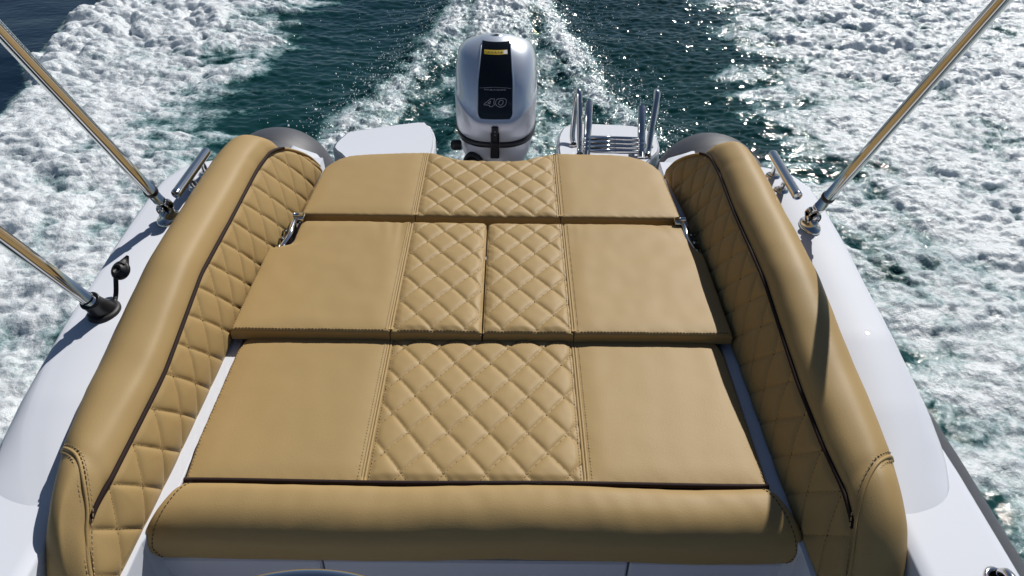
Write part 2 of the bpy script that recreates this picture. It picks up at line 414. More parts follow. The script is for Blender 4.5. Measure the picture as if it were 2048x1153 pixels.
DX, DY = .0836, .107
def quilt_drift(a, b): return .0022 * np.sin(11 * b + 4 * a) + .0013 * np.sin(27 * a - 9 * b + 1)
def quilt_h(a, b, dx, dy, H=.0064, wd=.0115):
    """pillow height for diamonds with diagonals dx, dy"""
    a = a + quilt_drift(a, b)
    p1 = a / dx + b / dy; p2 = a / dx - b / dy
    perp = 1 / math.hypot(1 / dx, 1 / dy)
    d1 = np.abs(p1 - np.round(p1)) * perp; d2 = np.abs(p2 - np.round(p2)) * perp
    f = lambda d: 1 - np.exp(-(d / wd * 1.9) ** .92)
    puff = 1 + .12 * perlin(np.floor(p1) * .731 + .37, np.floor(p2) * .617 + .53, 77) + .04 * perlin(a * 45, b * 45, 78)
    return H * puff * (f(d1) * f(d2)) ** .8
def quilt_lines(a0, a1, b0, b1, dx, dy):
    """line pieces of the two families covering the rectangle, as dense (a,b) paths"""
    out = []
    for s in (1, -1):
        lo = min(a0 / dx + s * b / dy for b in (b0, b1)); hi = max(a1 / dx + s * b / dy for b in (b0, b1))
        for k in range(math.ceil(lo), math.floor(hi) + 1):
            bb = np.linspace(b0, b1, 160); aa = (k - s * bb / dy) * dx
            aa = aa - quilt_drift(aa, bb); ok = (aa > a0) & (aa < a1)
            if ok.sum() > 4: out.append((aa[ok], bb[ok]))
    return out

# ------------------------------------------------------------------ cushions
def edge_seq(r, skirt):
    """(inset, drop) pairs from outside inwards"""
    s = [(0., r + skirt * k) for k in (1., .5, .12)] if skirt > 0 else []
    s += [(r * (1 - math.sin(t)), r * (1 - math.cos(t))) for t in [R(90), R(70), R(50), R(32), R(16)]]
    return s
class Panel:
    """one sewn panel of a flat cushion"""
    def __init__(s, xl, xr, y0, y1, z, edges, r=.012, th=.05, quilt=None, step=.008, crown=.004, wr=.0008, seed=0, folds=False):
        s.__dict__.update(locals()); del s.__dict__['s']
    def surf(s, x, y, u=None, v=None):
        z = s.z + s.wr * perlin(x * 7 + s.seed, y * 7, s.seed) + s.wr * .7 * perlin(x * 19, y * 15 + s.seed, s.seed + 1)
        xl = s.xl(y); xr = s.xr(y); y0 = s.y0(x); y1 = s.y1(x)
        if s.folds:   # pulls in the cover where it is stretched towards the quilting
            sg = np.sign(s.xl(np.array([1.5])) + s.xr(np.array([1.5])))[0]; ax = sg * x
            for x0, sl_, ya, yb, am, wd_ in ((.250, .05, 1.60, 1.90, .0042, .010), (.276, .10, 1.66, 1.90, .0034, .013), (.32, .22, 1.72, 1.92, .0018, .016), (.545, -.25, 1.50, 1.80, .0022, .018), (.50, -.4, 1.56, 1.86, .0014, .02)):
                am = am * (1 if sg < 0 else (.35 if x0 < .4 else 1.2))
                z = z - am * np.exp(-((ax - x0 + sl_ * (1.87 - y)) / wd_) ** 2) * sstep(ya, yb, y)
        dist = []
        for flag, dd in zip(s.edges, (x - xl, xr - x, y - y0, y1 - y)):
            rr = s.r if flag == 'r' else .006
            q = np.clip(rr - dd, 0, rr); dist.append((q, rr, flag))
        drop = np.zeros_like(x)
        qx = np.maximum(dist[0][0] / dist[0][1] * (s.r if s.edges[0] == 'r' else .005), dist[1][0] / dist[1][1] * (s.r if s.edges[1] == 'r' else .005))
        qy = np.maximum(dist[2][0] / dist[2][1] * (s.r if s.edges[2] == 'r' else .005), dist[3][0] / dist[3][1] * (s.r if s.edges[3] == 'r' else .005))
        r = s.r
        drop = r - np.sqrt(np.maximum(0, r * r - np.minimum(qx * qx + qy * qy, r * r)))
        cx = np.clip(np.minimum(x - xl, xr - x) / .05, 0, 1); cy = np.clip(np.minimum(y - y0, y1 - y) / .05, 0, 1)
        z = z + s.crown * (np.sin(cx * np.pi / 2) * np.sin(cy * np.pi / 2) - 1) - drop
        e = np.minimum(np.minimum(x - xl, xr - x), np.minimum(y - y0, y1 - y))
        z = z - .0010 * np.exp(-np.clip(e - .006, 0, 1) / .011) * (.5 + .5 * np.sin((x + y) * 205 + 2.5 * perlin(x * 14, y * 14, s.seed + 5))) * (.4 + .6 * np.abs(perlin(x * 6, y * 6, s.seed + 6)) * 2)
        if s.quilt:
            dx, dy, ax, ay = s.quilt
            fade = sstep(.0, .022, np.minimum(np.minimum(x - xl, xr - x), np.minimum(y - y0, y1 - y)))
            z = z + quilt_h(x - ax, y - ay, dx, dy) * (.25 + .75 * fade) - .0035
        return z
    def build(s, name, mat, parent):
        def axis(e0, e1, length):
            n = max(4, int(length / s.step))
            A = [(i, k, 0) for i, k in edge_seq(s.r if e0 == 'r' else .006, s.th if e0 == 'r' else 0)]
            B = [(i, k, 1) for i, k in edge_seq(s.r if e1 == 'r' else .006, s.th if e1 == 'r' else 0)]
            a0 = (s.r if e0 == 'r' else .006); a1 = (s.r if e1 == 'r' else .006)
            ins = [(t, 0, 2) for t in np.linspace(a0, length - a1, n)]
            return A + ins + B[::-1]
        xm = float(s.xr(np.array([(float(s.y0(np.array([0.]))[0]) + .1)]))[0] - s.xl(np.array([(float(s.y0(np.array([0.]))[0]) + .1)]))[0])
        xc = .5 * (float(s.xl(np.array([s.y0(np.array([0.]))[0] + .1]))[0]) + float(s.xr(np.array([s.y0(np.array([0.]))[0] + .1]))[0]))
        ym = float(s.y1(np.array([xc]))[0] - s.y0(np.array([xc]))[0])
        us = axis(s.edges[0], s.edges[1], xm); vs = axis(s.edges[2], s.edges[3], ym)
        def frac(seq, length):
            return np.array([(i if w == 0 else (length - i if w == 1 else i)) / length for i, k, w in seq])
        U = frac(us, xm); Vv = frac(vs, ym)
        rs = s.r if True else 0
        ku = np.array([max(0, k - (s.r if w != 2 else 0)) for i, k, w in us]); kv = np.array([max(0, k - (s.r if w != 2 else 0)) for i, k, w in vs])
        UU, VV = np.meshgrid(U, Vv, indexing='ij')
        yc0 = float(s.y0(np.array([xc]))[0])
        y = yc0 + VV * ym
        for _ in range(4):
            x = s.xl(y) + UU * (s.xr(y) - s.xl(y)); y0 = s.y0(x); y = y0 + VV * (s.y1(x) - y0)
        z = s.surf(x, y)
        extra = np.maximum(ku[:, None], kv[None, :])
        P = np.stack([x, y, z - extra], -1)
        return sheet(P, name, mat, parent)
    def stitches_quilt(s, name, parent, pitch=.0092):
        dx, dy, ax, ay = s.quilt
        yy = np.linspace(0, 4, 3)
        y0 = float(np.min(s.y0(np.linspace(-.7, .7, 9)))); y1 = float(np.max(s.y1(np.linspace(-.3, .3, 9))))
        t = np.linspace(y0, y1, 9); x0 = float(np.min(s.xl(t))); x1 = float(np.max(s.xr(t)))
        C, T = [], []
        for a, b in quilt_lines(x0 - ax, x1 - ax, y0 - ay, y1 - ay, dx, dy):
            x = a + ax; y = b + ay
            c, tt = dash_points(np.stack([x, y, s.surf(x, y)], 1), pitch)
            ok = (c[:, 0] > s.xl(c[:, 1]) + .006) & (c[:, 0] < s.xr(c[:, 1]) - .006) & (c[:, 1] > s.y0(c[:, 0]) + .01) & (c[:, 1] < s.y1(c[:, 0]) - .01)
            C.append(c[ok]); T.append(tt[ok])
        C = np.concatenate(C); T = np.concatenate(T); N = np.tile([0, 0, 1.], (len(C), 1))
        C[:, 2] = s.surf(C[:, 0], C[:, 1])
        return stitch_mesh(name, M_hole, parent, C, T, N)
const = lambda c: (lambda t: np.full_like(np.asarray(t, float), c))
def curve(xs, ys): return lambda t: np.interp(np.asarray(t, float), xs, ys)

def seam(parent, panelL, panelR, fx, y0, y1, sides=(-1, 1)):
    """raised double seam between two panels, one row of stitches each side"""
    ys = np.linspace(y0, y1, 40); xs = fx(ys)
    zz = np.maximum(panelL.surf(xs - .012, ys), panelR.surf(xs + .012, ys)) - .003
    m = MB()
    for off in (-.0032, .0032):
        m.add(*tube_geo(np.stack([xs + off, ys, zz], 1), .0034, 8))
    o = m.build('seam_fold', M_tan, parent)
    for sd, pn in ((-1, panelL), (1, panelR)):
        c, t = dash_points(np.stack([xs + sd * .011, ys, pn.surf(xs + sd * .011, ys)], 1), .0085)
        c[:, 2] = pn.surf(c[:, 0], c[:, 1])
        stitch_mesh('seam_stitching', M_thread, o, c, t, np.tile([0, 0, 1.], (len(c), 1)), .0058, .002, .0014)
def edge_stitch(parent, pan, pts, pitch=.009, mat=None, name='edge_stitching', lift=.0):
    P = np.array(pts, float); P3 = np.stack([P[:, 0], P[:, 1], pan.surf(P[:, 0], P[:, 1])], 1)
    c, t = dash_points(P3, pitch); c[:, 2] = pan.surf(c[:, 0], c[:, 1])
    return stitch_mesh(name, mat or M_thread, parent, c, t, np.tile([0, 0, 1.], (len(c), 1)), .0056, .0019, .0013)

# front cushion with its roll ------------------------------------------------
def front_cushion():
    t = thing('sunpad_cushion', 'widest tan cushion nearest the viewer, diamond quilted in the middle, ending in a thick roll', 'cushion', (0, 1.1, .79), 'sunpad cushions')
    zt = .85; y0, y1 = .948, 1.388; xa, xb = -.222, .222
    y0c, y1c = const(y0), const(y1)
    xl = curve([.9, .95, 1.06, 1.33, 1.368, 1.389], [-.573, -.574, -.582, -.582, -.574, -.560]); xr = curve([.9, .95, 1.1, 1.33, 1.368, 1.389], [.580, .582, .582, .580, .574, .560])
    A = Panel(xl, const(xa - .001), y0c, y1c, zt, ('r', 's', 's', 'r'), r=.008, seed=2, th=.055)
    B = Panel(const(xa + .001), const(xb - .001), y0c, y1c, zt, ('s', 's', 's', 'r'), r=.008, quilt=(DX, DY, -.02, 1.345), step=.003, th=.055, seed=3, wr=.0008)
    C = Panel(const(xb + .001), xr, y0c, y1c, zt, ('s', 'r', 's', 'r'), r=.008, seed=4, th=.055)
    A.build('plain_panel', M_tan, t); q = B.build('quilted_panel', M_tan, t); C.build('plain_panel', M_tan, t)
    B.stitches_quilt('quilt_stitching', q)
    seam(t, A, B, const(xa), y0 + .004, y1 - .008); seam(t, B, C, const(xb), y0 + .004, y1 - .008)
    ys = np.linspace(y0 + .01, y1 - .02, 30)
    edge_stitch(t, A, np.stack([xl(ys) + .007, ys], 1)); edge_stitch(t, C, np.stack([xr(ys) - .007, ys], 1))
    xs = np.linspace(-.572, .580, 60)
    o = MB().add(*tube_geo(np.stack([xs, y0 - .002 + .0016 * np.sin(xs * 9), np.full_like(xs, zt - .001)], 1), .0052, 10)).build('piping', M_pipe, t)
    # roll: profile in (y,z), swept along x, ends rounded
    prof = smooth_path([(y0 - .004, zt - .012), (y0 - .012, zt + .002), (.915, zt + .009), (.880, zt + .006), (.853, zt - .008), (.833, zt - .032), (.828, zt - .056), (.830, zt - .080), (.841, zt - .100), (.875, zt - .108)], 5)
    prof = np.array(prof); n = len(prof)
    xs = np.concatenate([-1 + np.linspace(0, .03, 7)[:-1] ** 1, np.linspace(-.97, .97, 220), 1 - np.linspace(.03, 0, 7)[1:]])
    # half width changes along the profile: flares out towards the viewer
    hw = np.interp(np.arange(n) / (n - 1), [0, .15, .35, .5, .65, .8, 1], [.578, .588, .612, .626, .632, .622, .58])
    P = np.zeros((len(xs), n, 3)); cy, cz = .885, zt - .058
    for i, x in enumerate(xs):
        e = np.sqrt(max(0, 1 - max(0, (abs(x) - .972) / .028) ** 2)) if abs(x) > .972 else 1
        P[i, :, 0] = x * hw + .004
        wob = .0025 * np.sin(x * 5 + 1)
        P[i, :, 1] = cy + (prof[:, 0] - cy) * (.35 + .65 * e) + wob
        P[i, :, 2] = cz + (prof[:, 1] - cz) * (.35 + .65 * e) + .002 * np.sin(x * 7) + .0018 * perlin(np.full(n, x * 5), np.arange(n) * .07, 95) + .0008 * perlin(np.full(n, x * 17), np.arange(n) * .12, 96)
    rl = sheet(P, 'bolster_roll', M_tan, t, flip=True)
    for k in (0, -1):
        m = MB(); m.add(np.concatenate([P[k], [[P[k, :, 0].mean(), cy, cz]]]), [(j, j + 1, n) if k == 0 else (j + 1, j, n) for j in range(n - 1)])
        m.build('end_panel', M_tan, rl)
    for k, sg in ((7, -1), (len(xs) - 8, 1)):
        c, tt = dash_points(P[k][4:n - 8], .009)
        nn = c - np.array([c[:, 0].mean(), cy, cz]); nn[:, 0] = 0; nn = nn / np.linalg.norm(nn, axis=1)[:, None]
        stitch_mesh('edge_stitching', M_hole, rl, c + nn * .0006, tt, nn, .0056, .0019, .0013)
front_cushion()

def mid_cushion(s, label):
    t = thing('sunpad_cushion', label, 'cushion', (s * .3, 1.6, .82), 'sunpad cushions')
    zt = .878; y0, y1 = 1.374, 1.872
    inn = .0022; sm = .222
    ex_y = [1.37, 1.40, 1.68, 1.725, 1.733, 1.742, 1.765, 1.855, 1.873]
    ex_x = [.606, .606, .606, .604, .585, .553, .545, .545, .530] if s < 0 else [.606, .606, .606, .604, .598, .590, .584, .578, .562]
    outer = curve(ex_y, [-v for v in ex_x] if s < 0 else ex_x)
    inner_c = curve([1.37, 1.86, 1.874], [s * inn, s * inn, s * (inn + .010)])
    y0c, y1c = const(y0), const(y1)
    if s < 0:
        A = Panel(outer, const(-sm - .001), y0c, y1c, zt, ('r', 's', 'r', 'r'), r=.008, th=.022, seed=8, wr=.0012, folds=True)
        B = Panel(const(-sm + .001), inner_c, y0c, y1c, zt, ('s', 'r', 'r', 'r'), r=.008, quilt=(DX, DY, -.04, 1.386), step=.003, th=.022, seed=9, wr=.0008)
        Lp, Rp = A, B
    else:
        A = Panel(const(sm + .001), outer, y0c, y1c, zt, ('s', 'r', 'r', 'r'), r=.008, th=.022, seed=12, wr=.0012, folds=True)
        B = Panel(inner_c, const(sm - .001), y0c, y1c, zt, ('r', 's', 'r', 'r'), r=.008, quilt=(DX, DY, .05, 1.386), step=.003, th=.022, seed=13, wr=.0008)
        Lp, Rp = B, A
    A.build('plain_panel', M_tan, t); q = B.build('quilted_panel', M_tan, t)
    B.stitches_quilt('quilt_stitching', q)
    seam(t, Lp, Rp, const(s * sm), y0 + .008, y1 - .008)
    x0, x1 = sorted((s * .012, s * .596))
    xs = np.linspace(x0, x1, 40)
    C = []
    for pn in (A, B):
        ok = (xs > pn.xl(np.full_like(xs, 1.4)) + .004) & (xs < pn.xr(np.full_like(xs, 1.4)) - .004)
        edge_stitch(t, pn, np.stack([xs[ok], np.full(ok.sum(), y0 + .006)], 1), .008, M_hole)
    ys = np.linspace(y0 + .01, 1.70, 30)
    edge_stitch(t, A, np.stack([outer(ys) - s * .006, ys], 1))
    # welt down the inner edge
    ys = np.linspace(y0 + .004, y1 - .02, 20)
    MB().add(*tube_geo(np.stack([inner_c(ys) + s * .003, ys, np.full_like(ys, zt - .013)], 1), .004, 8)).build('welt', M_tan, t)
mid_cushion(-1, 'middle row tan cushion with a steel hinge in its notched corner, beside the sunlit bolster')
mid_cushion(1, 'middle row tan cushion next to the shaded bolster')

def aft_cushion():
    t = thing('sunpad_cushion', 'tan cushion at the stern, with a shallow cut-out in front of the outboard motor', 'cushion', (0, 2.1, .82), 'sunpad cushions')
    zt = .876; y0 = 1.908; sm = .217
    xl = curve([1.9, 2.17, 2.20, 2.33], [-.556, -.546, -.545, -.545]); xr = curve([1.9, 2.17, 2.20, 2.33], [.578, .566, .565, .565])
    y1 = curve([-.56, -.548, -.53, -.505, -.47, -.40, -.226, -.20, -.16, -.125, -.09, 0.0, .09, .13, .16, .20, .226, .40, .47, .515, .54, .558, .57],
               [2.14, 2.185, 2.225, 2.262, 2.288, 2.302, 2.318, 2.316, 2.298, 2.278, 2.268, 2.264, 2.268, 2.280, 2.298, 2.318, 2.322, 2.318, 2.308, 2.28, 2.245, 2.205, 2.15])
    y0c = const(y0)
    A = Panel(xl, const(-sm - .001), y0c, y1, zt, ('r', 's', 'r', 'r'), r=.009, th=.05, seed=15)
    B = Panel(const(-sm + .001), const(sm - .001), y0c, y1, zt, ('s', 's', 'r', 'r'), r=.009, quilt=(DX, DY, -.03, 1.917), step=.003, th=.05, seed=16, wr=.0008)
    C = Panel(const(sm + .001), xr, y0c, y1, zt, ('s', 'r', 'r', 'r'), r=.009, th=.05, seed=17)
    A.build('plain_panel', M_tan, t); q = B.build('quilted_panel', M_tan, t); C.build('plain_panel', M_tan, t)
    B.stitches_quilt('quilt_stitching', q)
    seam(t, A, B, const(-sm), y0 + .006, 2.312); seam(t, B, C, const(sm), y0 + .006, 2.312)
    ys = np.linspace(y0 + .01, 2.15, 30)
    edge_stitch(t, A, np.stack([xl(ys) + .005, ys], 1)); edge_stitch(t, C, np.stack([xr(ys) - .005, ys], 1))
aft_cushion()

# ------------------------------------------------------------------ side bolsters
ZB = .822
_zy = np.linspace(.60, 2.30, 681)
_zz = np.interp(_zy, [.60, .655, .68, .716, .775, .84, 1.1, 1.4, 1.9, 2.02, 2.08, 2.12, 2.18, 2.225, 2.25, 2.3], [.74, .80, .835, .888, .938, .958, .977, 1.020, 1.026, 1.018, 1.0, .976, .93, .885, .835, .80])
_zz = np.convolve(np.pad(_zz, 12, mode='edge'), np.ones(25) / 25, 'valid')
zp = lambda y: np.interp(y, _zy, _zz)
SIDE = [-1]
def xp(y):
    if SIDE[0] < 0: return np.interp(y, [.65, .77, .86, 1.12, 1.4, 2.0, 2.08, 2.25], [.690, .686, .660, .647, .650, .650, .640, .604])
    return np.interp(y, [.65, .76, .86, .95, 1.15, 1.4, 1.7, 2.02, 2.10, 2.25], [.705, .700, .688, .677, .667, .658, .656, .664, .655, .610])
def xb(y):
    if SIDE[0] < 0: return np.interp(y, [.65, 1.0, 1.62, 1.76, 2.0, 2.25], [.624, .614, .608, .588, .573, .566])
    return np.interp(y, [.65, 1.0, 2.0, 2.25], [.624, .614, .608, .588])
def xtop(y): return xb(y) + (xp(y) - xb(y)) * np.clip((zp(y) - ZB) / .19, 0, 1.1)
def side_bolster(s, label):
    SIDE[0] = s
    t = thing('side_bolster', label, 'bolster', (s * .68, 1.4, .79), 'side bolsters')
    zb = ZB; dy, dh = .0925, .130
    ys = np.concatenate([np.linspace(.68, 2.243, 500)]); hs = np.linspace(0, 1, 70)
    Y, Hh = np.meshgrid(ys, hs, indexing='ij')
    def inner(y, h):
        top = zp(y); z = zb + (top - zb) * h
        fr = np.clip((z - zb) / .19, 0, 1.1)
        x = xb(y) + (xp(y) - xb(y)) * fr
        edge = np.minimum(np.minimum(h, 1 - h) * (top - zb), np.minimum(y - .68, 2.243 - y))
        q = quilt_h(y - .02, z - ZB, dy, dh, .0068, .0135) * sstep(-.002, .02, edge) - .003
        x = x - q - .008 * np.sin(np.clip(h, 0, 1) * np.pi)
        return np.stack([s * x, y, z], -1)
    pi_ = sheet(inner(Y, Hh), 'quilted_panel', M_tan, t, flip=(s < 0))
    C, T = [], []
    for a, b in quilt_lines(.70 - .02, 2.235 - .02, 0, .21, dy, dh):
        y = a + .02; h = b / np.maximum(zp(y) - zb, .01); ok = (h > .03) & (h < .96)
        if ok.sum() < 4: continue
        c, tt = dash_points(inner(y[ok], h[ok]), .0092); C.append(c); T.append(tt)
    C = np.concatenate(C); T = np.concatenate(T); N = np.tile([-s * .98, 0, .2], (len(C), 1))
    stitch_mesh('quilt_stitching', M_hole, pi_, C, T, N)
    # roll on top: section = closed curve from piping over the crest to the gunwale
    ry = np.concatenate([np.linspace(.66, .9, 26), np.linspace(.91, 1.95, 60), np.linspace(1.96, 2.105, 26)])
    outer = np.interp(ry, [.66, .716, .78, .86, .93, 1.05, 1.45, 1.85, 2.105], [.712, .716, .722, .740, .758, .772, .781, .785, .775] if s < 0 else [.728, .742, .757, .768, .778, .784, .784, .785, .775])
    P = []
    for y, xo in zip(ry, outer):
        z0 = float(zp(y)); x0 = float(xtop(y)) - .001
        e = math.sqrt(max(0, 1 - (max(0, y - 1.98) / .1251) ** 2))
        f = np.clip((y - .655) / .12, 0, 1); f = math.sqrt(1 - (1 - f) ** 2)
        wd = (xo - x0)
        g = float(np.interp(y, [.7, .95, 1.5], [.82, 1.0, 1.12]))
        sec = [(x0, z0 - .012), (x0 - .001, z0 + .004), (x0 + .006, z0 + .022 * g), (x0 + .024, z0 + .041 * g), (x0 + .5 * wd, z0 + .051 * g), (x0 + .74 * wd, z0 + .043 * g), (x0 + .92 * wd, z0 + .021 * g), (xo, z0 - .006), (xo - .001, z0 - .026), (xo - .006, z0 - .05), (xo - .010, min(z0 - .08, .90)), (xo - .016, .80)]
        sec = np.array(smooth_path([(a, b, 0) for a, b in sec], 4))[:, :2]
        c = np.array([x0 + .4 * wd, z0 - .02])
        k = (.15 + .85 * e)
        sec = np.stack([c[0] + (sec[:, 0] - c[0]) * (.5 + .5 * e), np.where(sec[:, 1] > c[1], c[1] + (sec[:, 1] - c[1]) * k * (.45 + .55 * f), sec[:, 1])], 1)
        k_ = np.arange(len(sec)) / len(sec)
        dn = .0016 * perlin(np.full(len(sec), y * 5.5), k_ * 4 + s, 90) + .0009 * perlin(np.full(len(sec), y * 16), k_ * 5, 91)
        dn = dn - .0030 * np.exp(-((y - .84 - .10 * k_) / .014) ** 2) * (k_ < .5) - .0022 * np.exp(-((y - 1.93 + .16 * k_) / .016) ** 2) * (k_ < .6)
        ctr = sec[:25].mean(0); vv_ = sec - ctr; vv_ = vv_ / np.maximum(np.linalg.norm(vv_, axis=1)[:, None], 1e-4)
        sec = sec + vv_ * dn[:, None]
        P.append(np.stack([s * sec[:, 0], np.full(len(sec), y), sec[:, 1]], 1))
    P = np.array(P); n = P.shape[1]
    rl = sheet(P, 'roll', M_tan, t, flip=(s > 0))
    m = MB(); cc = P[-1].mean(0) + np.array([0, .012, -.004])
    m.add(np.concatenate([P[-1], [cc]]), [((j, j + 1, n) if s < 0 else (j + 1, j, n)) for j in range(n - 1)])
    m.build('end_panel', M_tan, rl)
    m = MB(); cc = P[0].mean(0) + np.array([0, -.012, -.01])
    m.add(np.concatenate([P[0], [cc]]), [((j, j + 1, n) if s > 0 else (j + 1, j, n)) for j in range(n - 1)])
    m.build('end_panel', M_tan, rl)
    # dark piping between roll and quilting
    py = np.concatenate([np.linspace(.785, .9, 20), np.linspace(.92, 2.085, 60)])
    pp = np.stack([s * (xtop(py) - .0045), py, zp(py) + .001], 1)
    MB().add(*tube_geo(pp, .0046, 10)).build('piping', M_pipe, t)
    # welt along the sloping aft edge and down the end
    py = np.linspace(2.075, 2.243, 24)
    pp = np.concatenate([np.stack([s * (xtop(py) - .001), py, zp(py) - .001], 1), [[s * .588, 2.247, .82]]])
    MB().add(*tube_geo(pp, .0042, 8)).build('edge_welt', M_tan, t)
    py = np.linspace(.662, .786, 18)
    MB().add(*tube_geo(np.stack([s * (xtop(py) - .002), py, zp(py) + .001], 1), .0042, 8)).build('edge_welt', M_tan, t)
    # back of the bolster so that it is a closed body
    by = np.linspace(.66, 2.24, 60)
    bz = np.linspace(0, 1, 6)
    BY, BZ = np.meshgrid(by, bz, indexing='ij')
    bx = np.interp(BY, [.66, .78, .93, 1.05, 2.0, 2.10, 2.24], [.705, .71, .735, .75, .75, .715, .615] if s < 0 else [.72, .74, .755, .76, .75, .715, .615])
    top = np.where(BY > 2.09, zp(BY) - .004, zp(BY) - .03)
    sheet(np.stack([s * bx, BY, .78 + (top - .78) * BZ], -1), 'back_panel', M_tan, t, flip=(s > 0))
    by = np.linspace(2.06, 2.243, 30); U = np.linspace(0, 1, 6)
    BY, UU = np.meshgrid(by, U, indexing='ij')
    ox = np.interp(BY, [2.06, 2.10, 2.24], [.74, .715, .615]); ix = xtop(BY) - .002
    sheet(np.stack([s * (ix + (ox - ix) * UU), BY, zp(BY) - .003 - .004 * UU], -1), 'top_edge_panel', M_tan, t, flip=(s < 0))
    # sewn seam that closes the front end
    k0 = 5
    path = []
    for i, fr in ((26, .60), (25, .52), (22, .38), (18, .25), (14, .155), (11, .11), (6, .085), (1, .075)):
        path.append(P[i][int(fr * (n - 1))])
    path = np.array(smooth_path(path, 6))
    cen = np.array([s * .70, 0, .93])
    nrm = np.stack([path[:, 0] - cen[0], np.full(len(path), -.03), path[:, 2] - .90], 1); nrm /= np.linalg.norm(nrm, axis=1)[:, None]
    sm = MB().add(*tube_geo(path + nrm * .001, .0032, 8)).build('seam_fold', M_tan, rl)
    tang = np.gradient(path, axis=0); tang /= np.linalg.norm(tang, axis=1)[:, None]
    sidev = np.cross(nrm, tang)
    for off in (-.0085, .0085):
        q = path + sidev * off + nrm * .0015
        c, tt = dash_points(q, .009); c = c[2:]; tt = tt[2:]
        nn = np.stack([np.interp(np.linspace(0, 1, len(c)), np.linspace(0, 1, len(nrm)), nrm[:, k]) for k in range(3)], 1)
        stitch_mesh('seam_stitching', M_thread, rl, c, tt, nn, .006, .0022, .002)
side_bolster(-1, 'tan side bolster with its quilted face in bright sun, beside the black rod holder')
side_bolster(1, 'tan side bolster with its quilted face in shadow, beside the white gunwale')

# ------------------------------------------------------------------ boat
boat = thing('motor_boat', 'white motor boat stern with grey inflatable tubes under the gunwales', 'boat', (0, 0, 0))
def coaming(s):
    ys = np.concatenate([np.linspace(.765, 1.3, 110), np.linspace(1.32, 1.9, 30), np.linspace(1.91, 2.62, 90)])
    zt = np.interp(ys, [-2.5, .60, .785, .90, 1.05, 1.25, 2.0, 2.10, 2.2, 2.3, 2.4, 2.5, 2.62], [.920, .920, .925, .943, .966, .985, .985, .950, .878, .805, .775, .755, .735])
    xt = np.interp(ys, [-2.5, .6, .70, .80, .87, .98, 1.15, 1.35, 1.88, 1.98, 2.06, 2.2, 2.4, 2.52, 2.62], [.715, .715, .722, .755, .805, .858, .892, .908, .930, .898, .848, .80, .79, .785, .765])
    xo = np.interp(ys, [-2.5, .6, .69, .80, .87, .93, .98, 1.06, 1.3, 1.45, 1.6, 1.88, 2.00, 2.08, 2.2, 2.4, 2.54, 2.62], [.735, .740, .757, .825, .876, .897, .908, .916, .917, .924, .940, .945, .917, .877, .83, .82, .80, .78])
    zo = np.interp(ys, [-2.5, .76, .84, .92, 1.0, 1.12, 1.25, 1.5, 1.9, 2.05, 2.3, 2.62], [.912, .914, .929, .932, .936, .950, .962, .969, .968, .94, .80, .70])
    k = np.ones(9) / 9
    def sm(a):
        return np.convolve(np.pad(a, 4, mode='edge'), k, 'valid')
    zt, xt, xo, zo = map(sm, (zt, xt, xo, zo))
    P = []
    for y, a, b, c, d in zip(ys, zt, xt, xo, zo):
        sec = [(.66, min(a, .83) - .06), (.69, min(a, .83) - .06), (.705, a - .02), (.715, a), (b - .03, a), (b - .01, a - .0005)]
        for q in np.linspace(.12, 1, 9):
            x = (1 - q) ** 2 * b + 2 * q * (1 - q) * (b + .6 * (c - b)) + q * q * c
            z = (1 - q) ** 2 * a + 2 * q * (1 - q) * (a - .12 * (a - d)) + q * q * d
            sec.append((x, z))
        sec += [(c - .004, d - .02), (c - .03, d - .12), (c - .08, d - .35)]
        if y > 1.9:
            f = np.clip((y - 1.95) / .2, 0, 1)
            inn = np.interp(y, [1.9, 2.05, 2.24, 2.30, 2.44, 2.53, 2.62], [.66, .70, .612, .580, .602, .645, .755])
            sec = [((inn + .0035 * i) if i < 4 else max(x, inn + .015 + .001 * i), (a - [.30, .10, .004, 0][i]) if i < 4 else z) for i, (x, z) in enumerate(sec)]
        P.append([(s * x, y, z) for x, z in sec])
    P = np.array(P)
    sheet(P, 'coaming', M_gel, boat, flip=(s > 0))
    e = P[-1]; m = MB(); n = len(e)
    m.add(np.concatenate([e, [(s * .78, 2.62, .3), (s * .755, 2.62, .3)]]), [tuple(range(n + 2)) if s > 0 else tuple(range(n + 2))[::-1]])
    m.build('stern_quarter', M_gel, boat, False)
def side_deck(s):
    ys = np.linspace(-2.5, 1.10, 60)
    xo = np.interp(ys, [-2.5, .3, .95, 1.02, 1.10], [.935, .925, .921, .915, .900])
    P = []
    for y, x in zip(ys, xo):
        q_ = .716 if s < 0 else .748
        sec = [(q_, .55), (q_, .924), (q_ + .004, .9300), (q_ + .03, .9308), (.82, .9308), (x - .025, .9305), (x - .012, .929), (x - .003, .923), (x, .912), (x - .002, .90), (x - .02, .86), (x - .06, .70), (x - .09, .50)]
        P.append([(s * a, y, b) for a, b in sec])
    sheet(np.array(P), 'side_deck', M_gel, boat, flip=(s > 0))
for s in (-1, 1):
    coaming(s); side_deck(s)
